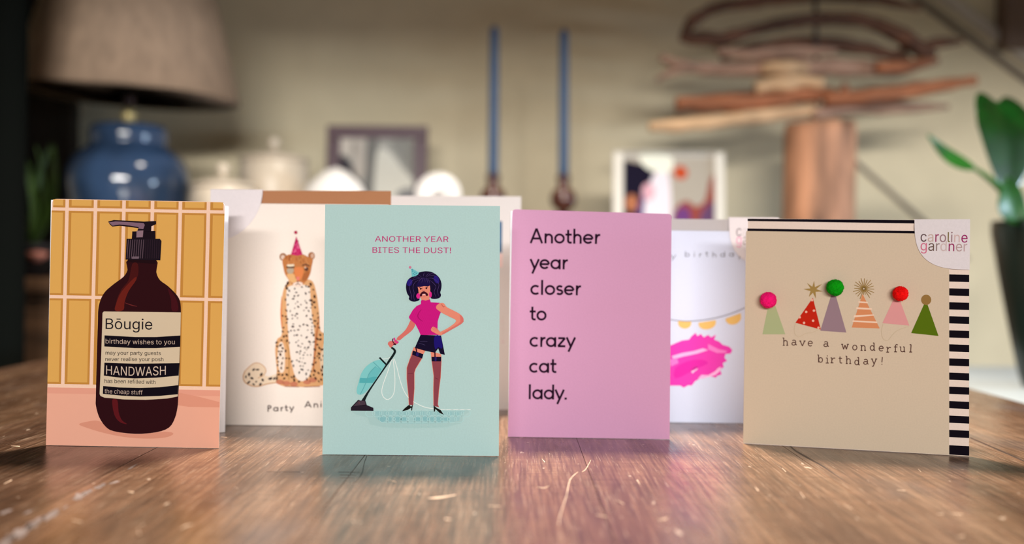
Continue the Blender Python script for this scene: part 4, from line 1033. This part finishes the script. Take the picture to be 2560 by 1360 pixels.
# candles
def candle(px_top, px_bot, ytop, ybot, Y, side):
    pb = at(px_bot, ybot, Y); pt = at(px_top, ytop, Y)
    st = empty('candlestick', (pb.x, Y, SB + 0.0003), 'dark wooden candlestick, %s of the pair, holding a blue candle' % side, 'candlestick', 'pair of candlesticks')
    h = pb.z - SB
    dm = mat('dark_turned_wood', (72, 40, 32), 0.22, 0, 0.2, 30, coat=0.5)
    lathe('turned_stem', [(0.045, 0), (0.046, 0.008), (0.03, 0.016), (0.012, 0.028), (0.011, h - 0.075), (0.024, h - 0.066), (0.029, h - 0.05), (0.024, h - 0.034), (0.013, h - 0.026), (0.013, h - 0.012), (0.0155, h - 0.004), (0.015, h)], dm, st, 40)
    c_ = empty('taper_candle', (pb.x, Y, pb.z + 0.0004), 'tall blue taper candle, %s of the two on the sideboard' % side, 'candle', 'pair of blue candles')
    H_ = pt.z - pb.z
    cb = lathe('wax', [(0.0112, 0), (0.0112, 0.01), (0.0096, H_ * .9), (0.0088, H_ - 0.006), (0.003, H_)], mat('blue_wax', (46, 76, 112), 0.4, 0, 0.05, 10), c_, 32)
    tube('wick', [(0, 0, H_ - 0.001), (0.001, 0, H_ + 0.006), (0.002, 0, H_ + 0.01)], 0.0008, mat('wick', (40, 34, 30), 0.9), c_, 6, 2)
    d = Vector((pt.x - pb.x, 0, H_)); c_.rotation_euler = (0, math.atan2(d.x, d.z), 0)
candle(1236, 1233, 66, 438, 2.05, 'left'); candle(1410, 1409, 74, 440, 2.05, 'right')

# driftwood lamp: a log with driftwood pieces threaded on a rod
DY = 2.08
dp = at(2048, 560, DY)
dr = empty('driftwood_lamp', (dp.x, DY, SB + 0.0003), 'driftwood sculpture of weathered sticks stacked on a rod above an upright log', 'driftwood ornament')
dwm = [mat('driftwood_pale', (206, 170, 132), 0.8, 0, 0.18, 22, 0.3, stretch=(0.4, 3, 3)), mat('driftwood_grey', (158, 126, 108), 0.8, 0, 0.22, 22, 0.3, stretch=(0.4, 3, 3)), mat('driftwood_red', (156, 98, 66), 0.75, 0, 0.25, 18, 0.3, stretch=(0.4, 3, 3)), mat('driftwood_dark', (92, 60, 44), 0.75, 0, 0.3, 18, 0.3, stretch=(0.4, 3, 3))]
def dl(px, py, dy=0.0):
    p = at(px, py, DY + dy); return (p.x - dp.x, dy, p.z - SB - 0.0003)
logm = mat('log_wood', (170, 124, 96), 0.7, 0, 0.3, 9, 0.25, stretch=(3, 3, 0.5))
zt = dl(2048, 308)[2]
bm = bmesh.new(); rings = []
for i in range(15):
    z = zt * i / 14; ring = []
    for k in range(40):
        a_ = 2 * PI * k / 40; r = 0.074 * (1 + 0.05 * math.sin(2 * a_ + 1) + 0.035 * noise.noise(Vector((math.cos(a_) * 1.5, math.sin(a_) * 1.5, z * 3))) + 0.015 * noise.noise(Vector((math.cos(a_) * 6, math.sin(a_) * 6, z * 8))))
        if i in (0, 14): r *= 0.96
        ring.append(bm.verts.new((r * math.cos(a_), r * math.sin(a_), z + (0.004 * math.sin(a_ + 1) if i == 14 else 0))))
    rings.append(ring)
for a_, b_ in zip(rings, rings[1:]):
    for k in range(40): bm.faces.new((a_[k], a_[(k + 1) % 40], b_[(k + 1) % 40], b_[k]))
bm.faces.new(rings[0]); bm.faces.new(rings[-1])
bm_obj('log_base', bm, logm, dr, True)
tube('rod', [dl(2042, 330), dl(2040, 150), dl(2038, -60)], 0.005, mat('dark_rod', (48, 34, 30), 0.5), dr, 10)
def stick(pts, rad, k, seed, sq=0.9): tube('driftwood_stick', pts, rad, dwm[k], dr, 12, 6, seed, 0.35, squash=sq)
PXM = DY / F_PX
stick([dl(1622, 318, -.03), dl(1720, 312, -.03), dl(1850, 298, -.02), dl(1960, 283), dl(2060, 272, .01)], [.010, .017, .016, .017, .012], 0, 1)
stick([dl(2030, 285, .0), dl(2140, 272, .02), dl(2260, 268, .03), dl(2370, 268, .04)], [.013, .016, .015, .006], 1, 2)
stick([dl(1690, 262, .0), dl(1800, 258, .0), dl(1920, 250, .0), dl(2020, 236, .0), dl(2110, 240, .0)], [.017, .022, .020, .019, .014], 2, 3)
stick([dl(2060, 250, -.02), dl(2180, 240, -.03), dl(2300, 222, -.04), dl(2440, 200, -.05)], [.014, .019, .017, .011], 2, 4)
stick([dl(2106, 240, -.02), dl(2112, 222, -.03), dl(2110, 208, -.035)], [.012, .009, .004], 2, 41)
stick([dl(1888, 218, -.02), dl(1940, 210, -.02), dl(2000, 204, -.02), dl(2056, 206, -.02)], [.016, .018, .017, .015], 0, 5)
stick([dl(1650, 142, -.01), dl(1710, 165, -.01), dl(1800, 172, .0), dl(1960, 170, .0), dl(2100, 168, .0), dl(2240, 172, .0), dl(2345, 155, .01)], [.008, .014, .017, .023, .021, .018, .005], 1, 6)
stick([dl(1640, 200, -.02), dl(1690, 176, -.02), dl(1760, 168, -.01)], [.005, .011, .010], 1, 7)
stick([dl(1905, 170, -.02), dl(1960, 170, -.03), dl(2020, 170, -.02)], [.012, .017, .008], 0, 71)
stick([dl(1800, 140, .02), dl(1900, 118, .02), dl(2040, 108, .02), dl(2160, 122, .02), dl(2270, 150, .02)], [.010, .015, .018, .016, .010], 3, 8)
stick([dl(1790, 128, -.02), dl(1880, 136, -.02), dl(1980, 130, -.02), dl(2090, 128, -.02)], [.008, .014, .015, .008], 1, 81)
stick([dl(1700, 92, .0), dl(1790, 98, .0), dl(1870, 80, .0), dl(1960, 58, .0), dl(2080, 46, .0), dl(2180, 58, .0), dl(2260, 95, .0), dl(2330, 145, .0)], [.012, .019, .014, .015, .016, .016, .020, .017], 3, 9)
stick([dl(1715, 92, .03), dl(1728, 55, .03), dl(1800, 18, .03), dl(1920, 0, .03), dl(2060, -8, .03), dl(2200, 2, .03), dl(2300, 22, .03)], [.010, .014, .014, .014, .013, .012, .006], 3, 10)
stick([dl(2240, 130, .02), dl(2300, 118, .04), dl(2345, 108, .05), dl(2405, 104, .06)], [.006, .010, .013, .007], 3, 11)
stick([dl(2190, 168, -.03), dl(2290, 160, -.03), dl(2345, 148, -.02)], [.012, .013, .004], 2, 12)

# potted plant on a white side table at the right
st = empty('side_table', (0.93, 1.5, 0), 'plain white side table under the dark plant vase at the right edge', 'side table')
box('top', (-0.25, -0.32, 0.672), (0.42, 0.32, 0.70), white_m, st, 0.004)
for x in (-0.21, 0.38):
    for y in (-0.28, 0.28): box('leg', (x - 0.02, y - 0.02, 0), (x + 0.02, y + 0.02, 0.6715), white_m, st)
PY = 1.5
pp = at(2640, 900, PY)
vz = at(2500, 552, PY).z - 0.70
rv = lambda px: abs(at(px, 700, PY).x - pp.x)
plant = empty('potted_plant', (pp.x, PY, 0.7003 + vz - 0.0295), 'glossy dark green plant in a tall dark vase at the right edge', 'plant')
lathe('vase', [(rv(2568), 0), (rv(2558), 0.02), (rv(2535), vz * .35), (rv(2508), vz * .7), (rv(2492), vz * .93), (rv(2492), vz), (rv(2500), vz), (rv(2500), vz - 0.03), (0, vz - 0.03)], mat('dark_vase', (16, 30, 26), 0.3, 0, 0.1, 12), plant, 48, (0, 0, -(vz - 0.0295)))
def pl3(px, py, dy=0.0):
    p = at(px, py, PY + dy); return Vector((p.x - pp.x, dy, p.z - (0.7003 + vz - 0.0295)))
leafm = mat('glossy_leaf', (10, 60, 14), 0.2, 0, 0.2, 30, spec=0.7, coat=0.5)
stemm = mat('green_stem', (36, 96, 26), 0.4, 0, 0.15, 30)
def leaf(name, base, tip, width, up, m, cup=0.2, n=14, parent=plant, heart=False):
    base, tip = Vector(base), Vector(tip); ax = tip - base; Ln = ax.length; ax.normalize(); s = ax.cross(Vector(up)).normalized(); nrm = s.cross(ax)
    V_, F_ = [], []
    for i in range(n + 1):
        t = i / n
        w = width * (math.sin(PI * (t ** 0.62)) if heart else math.sin(PI * t ** 0.8)) ** 0.75 if 0 < t < 1 else width * 0.03
        for j in range(-4, 5):
            u = j / 4; V_.append(base + ax * Ln * t + s * w * u + nrm * (cup * width * abs(u) ** 1.6 - 0.10 * Ln * math.sin(PI * t)) )
    for i in range(n):
        for j in range(8):
            a_ = i * 9 + j; F_.append((a_, a_ + 1, a_ + 10, a_ + 9))
    o = mesh_obj(name, V_, F_, m, parent, smooth=True)
    so = o.modifiers.new('thickness', 'SOLIDIFY'); so.thickness = 0.0015; so.offset = 0
    sb_ = o.modifiers.new('soft', 'SUBSURF'); sb_.levels = 1; sb_.render_levels = 1
    return o
def heart_leaf(base, top, halfw, nrm, m, sag=0.0):
    """broad heart-shaped blade, pointed at the stalk, two round lobes at the far end"""
    base, top = Vector(base), Vector(top); ax = top - base; Ln = ax.length; ax.normalize()
    nrm = Vector(nrm); nrm = (nrm - ax * nrm.dot(ax)).normalized(); s = ax.cross(nrm)
    V_, F_ = [], []; n, k = 14, 16
    for i in range(n + 1):
        for j in range(k + 1):
            u = -math.cos(PI * j / k); yb = 0.62 * abs(u) ** 1.9; yt = 0.64 + 0.36 * math.sqrt(max(0.0, 1 - ((abs(u) - 0.42) / 0.58) ** 2))
            t = yb + (yt - yb) * i / n
            V_.append(base + ax * Ln * t + s * halfw * u + nrm * (0.16 * halfw * abs(u) - 0.10 * halfw * u * u - sag * Ln * max(0, t - 0.55) ** 2 * 2))
    for i in range(n):
        for j in range(k): a_ = i * (k + 1) + j; F_.append((a_, a_ + 1, a_ + k + 2, a_ + k + 1))
    o = mesh_obj('leaf', V_, F_, m, plant, smooth=True)
    so = o.modifiers.new('thickness', 'SOLIDIFY'); so.thickness = 0.0015; so.offset = 0
    sb_ = o.modifiers.new('soft', 'SUBSURF'); sb_.levels = 1; sb_.render_levels = 1
    return o
heart_leaf(pl3(2520, 488, 0.01), pl3(2512, 226, 0.03), 0.062, (0.34, -0.94, 0.02), leafm, 0.35)
heart_leaf(pl3(2630, 430, 0.05), pl3(2690, 230, 0.09), 0.055, (0.2, -0.95, 0.1), leafm, 0.3)
leaf('leaf', pl3(2440, 424, 0.0), pl3(2318, 338, -0.02), 0.016, (0.4, -1, 0.5), stemm, 0.15)
leaf('leaf', pl3(2545, 560, -0.04), pl3(2515, 440, -0.06), 0.026, (0.2, -1, 0.1), stemm, 0.2)
tube('stem', [pl3(2438, 422), pl3(2480, 452), pl3(2530, 500), pl3(2575, 555), pl3(2600, 597, .02)], [.003, .005, .008, .010, .010], stemm, plant)
tube('stem', [pl3(2512, 470, .01), pl3(2520, 510, .01), pl3(2560, 560, .01), pl3(2610, 597, .01)], [.005, .012, .012, .010], stemm, plant)
tube('stem', [pl3(2620, 420, .03), pl3(2630, 520, .02), pl3(2640, 597, .0)], [.005, .008, .010], stemm, plant)

# left edge: dark cabinet, curtain and a houseplant
dkb = mat('dark_door_wood', (36, 24, 15), 0.6, 0, 0.25, 6, stretch=(4, 4, 0.5))
dx1 = at(176, 600, 2.40).x
bm = bmesh.new()
add_box(bm, (-2.1, 2.40, 0.0005), (dx1, YB - 0.0002, 2.2), 0.003)
for z0, z1 in ((0.15, 0.95), (1.1, 2.05)):
    add_box(bm, (-1.98, 2.385, z0), (dx1 - 0.12, 2.401, z1), 0.004)
struct(bm_obj('door_1', bm, dkb))
def curtain(name, x0, x1, Y, z0, z1, folds, amp, m, label):
    V_, F_ = [], []; n = folds * 12
    for j in range(9):
        z = z0 + (z1 - z0) * j / 8
        for i in range(n + 1):
            t = i / n; V_.append((x0 + (x1 - x0) * t + 0.008 * math.sin(3 * z + 9 * t), Y + amp * math.sin(2 * PI * folds * t + 0.4 * math.sin(2.5 * z)), z))
    for j in range(8):
        for i in range(n): a_ = j * (n + 1) + i; F_.append((a_, a_ + 1, a_ + n + 2, a_ + n + 1))
    o = mesh_obj(name, V_, F_, m, None, smooth=True); so = o.modifiers.new('cloth', 'SOLIDIFY'); so.thickness = 0.003
    tag(o, label, 'curtain'); return o
curtain('curtain', -1.75, at(66, 600, 1.7).x, 1.7, 0.01, 2.48, 7, 0.03, mat('black_green_velvet', (9, 12, 9), 0.95, spec=0.1), 'nearly black green curtain hanging at the left edge')
hp = at(60, 880, 1.86)
hpr = empty('houseplant', (-0.95, 1.9, SB + 0.0003), 'shadowy green houseplant with a pink flower left of the yellow card', 'plant')
lathe('pot', [(0.03, 0), (0.045, 0.06), (0.048, 0.065), (0.042, 0.066), (0.0, 0.06)], mat('dark_pot', (30, 24, 22), 0.6), hpr, 32)
rh = random.Random(4); olive = mat('olive_leaf', (62, 84, 26), 0.5, 0, 0.3, 20)
for k in range(18):
    a_ = rh.uniform(0, 2 * PI); l_ = rh.uniform(0.08, 0.2); d_ = Vector((math.cos(a_) * 0.32, math.sin(a_) * 0.25, 1)).normalized()
    leaf('leaf', Vector((0, 0, 0.055)), Vector((0, 0, 0.055)) + d_ * l_ + Vector((0, 0, 0.03)), 0.014, (math.sin(a_), -math.cos(a_), 0.2), olive, 0.2, 8, hpr)
lathe('flower', [(0.004, 0), (0.016, 0.008), (0.02, 0.018), (0.0, 0.022)], mat('pink_petals', (190, 120, 100), 0.7), hpr, 16, (0.03, -0.04, 0.03))

# sloping mouldings on the wall at the upper right, and one added shadow line
def rail(name, a_, b_, w, dpt, m, Y=YB):
    p, q_ = at(*a_, Y - dpt), at(*b_, Y - dpt); d = (q_ - p); d.y = 0; L_n = d.length; ang = math.atan2(d.z, d.x)
    o = box(name, (0, -dpt / 2, -w / 2), (L_n, dpt / 2, w / 2), m, None, 0.003); o.location = (p.x, Y - dpt / 2 - 0.0002, p.z); o.rotation_euler = (0, -ang, 0)
    return struct(o)
gm = mat('grey_moulding_and_shadow', (120, 108, 98), 0.7)
rail('trim_1', (2180, -90), (2720, 310), 0.016, 0.012, gm)
rail('trim_2', (2260, -90), (2720, 255), 0.028, 0.02, mat('pale_moulding', (200, 192, 180), 0.7))
rail('shadow_rail', (2130, 396), (2420, 650), 0.012, 0.006, gm)  # thin rail added to draw a diagonal shadow line on the wall
struct(box('trim_4', (at(2488, 60, YB).x, YB - 0.06, at(2488, 128, YB).z), (1.9, YB - 0.0002, 2.5), mat('brown_beam', (112, 92, 82), 0.6)))
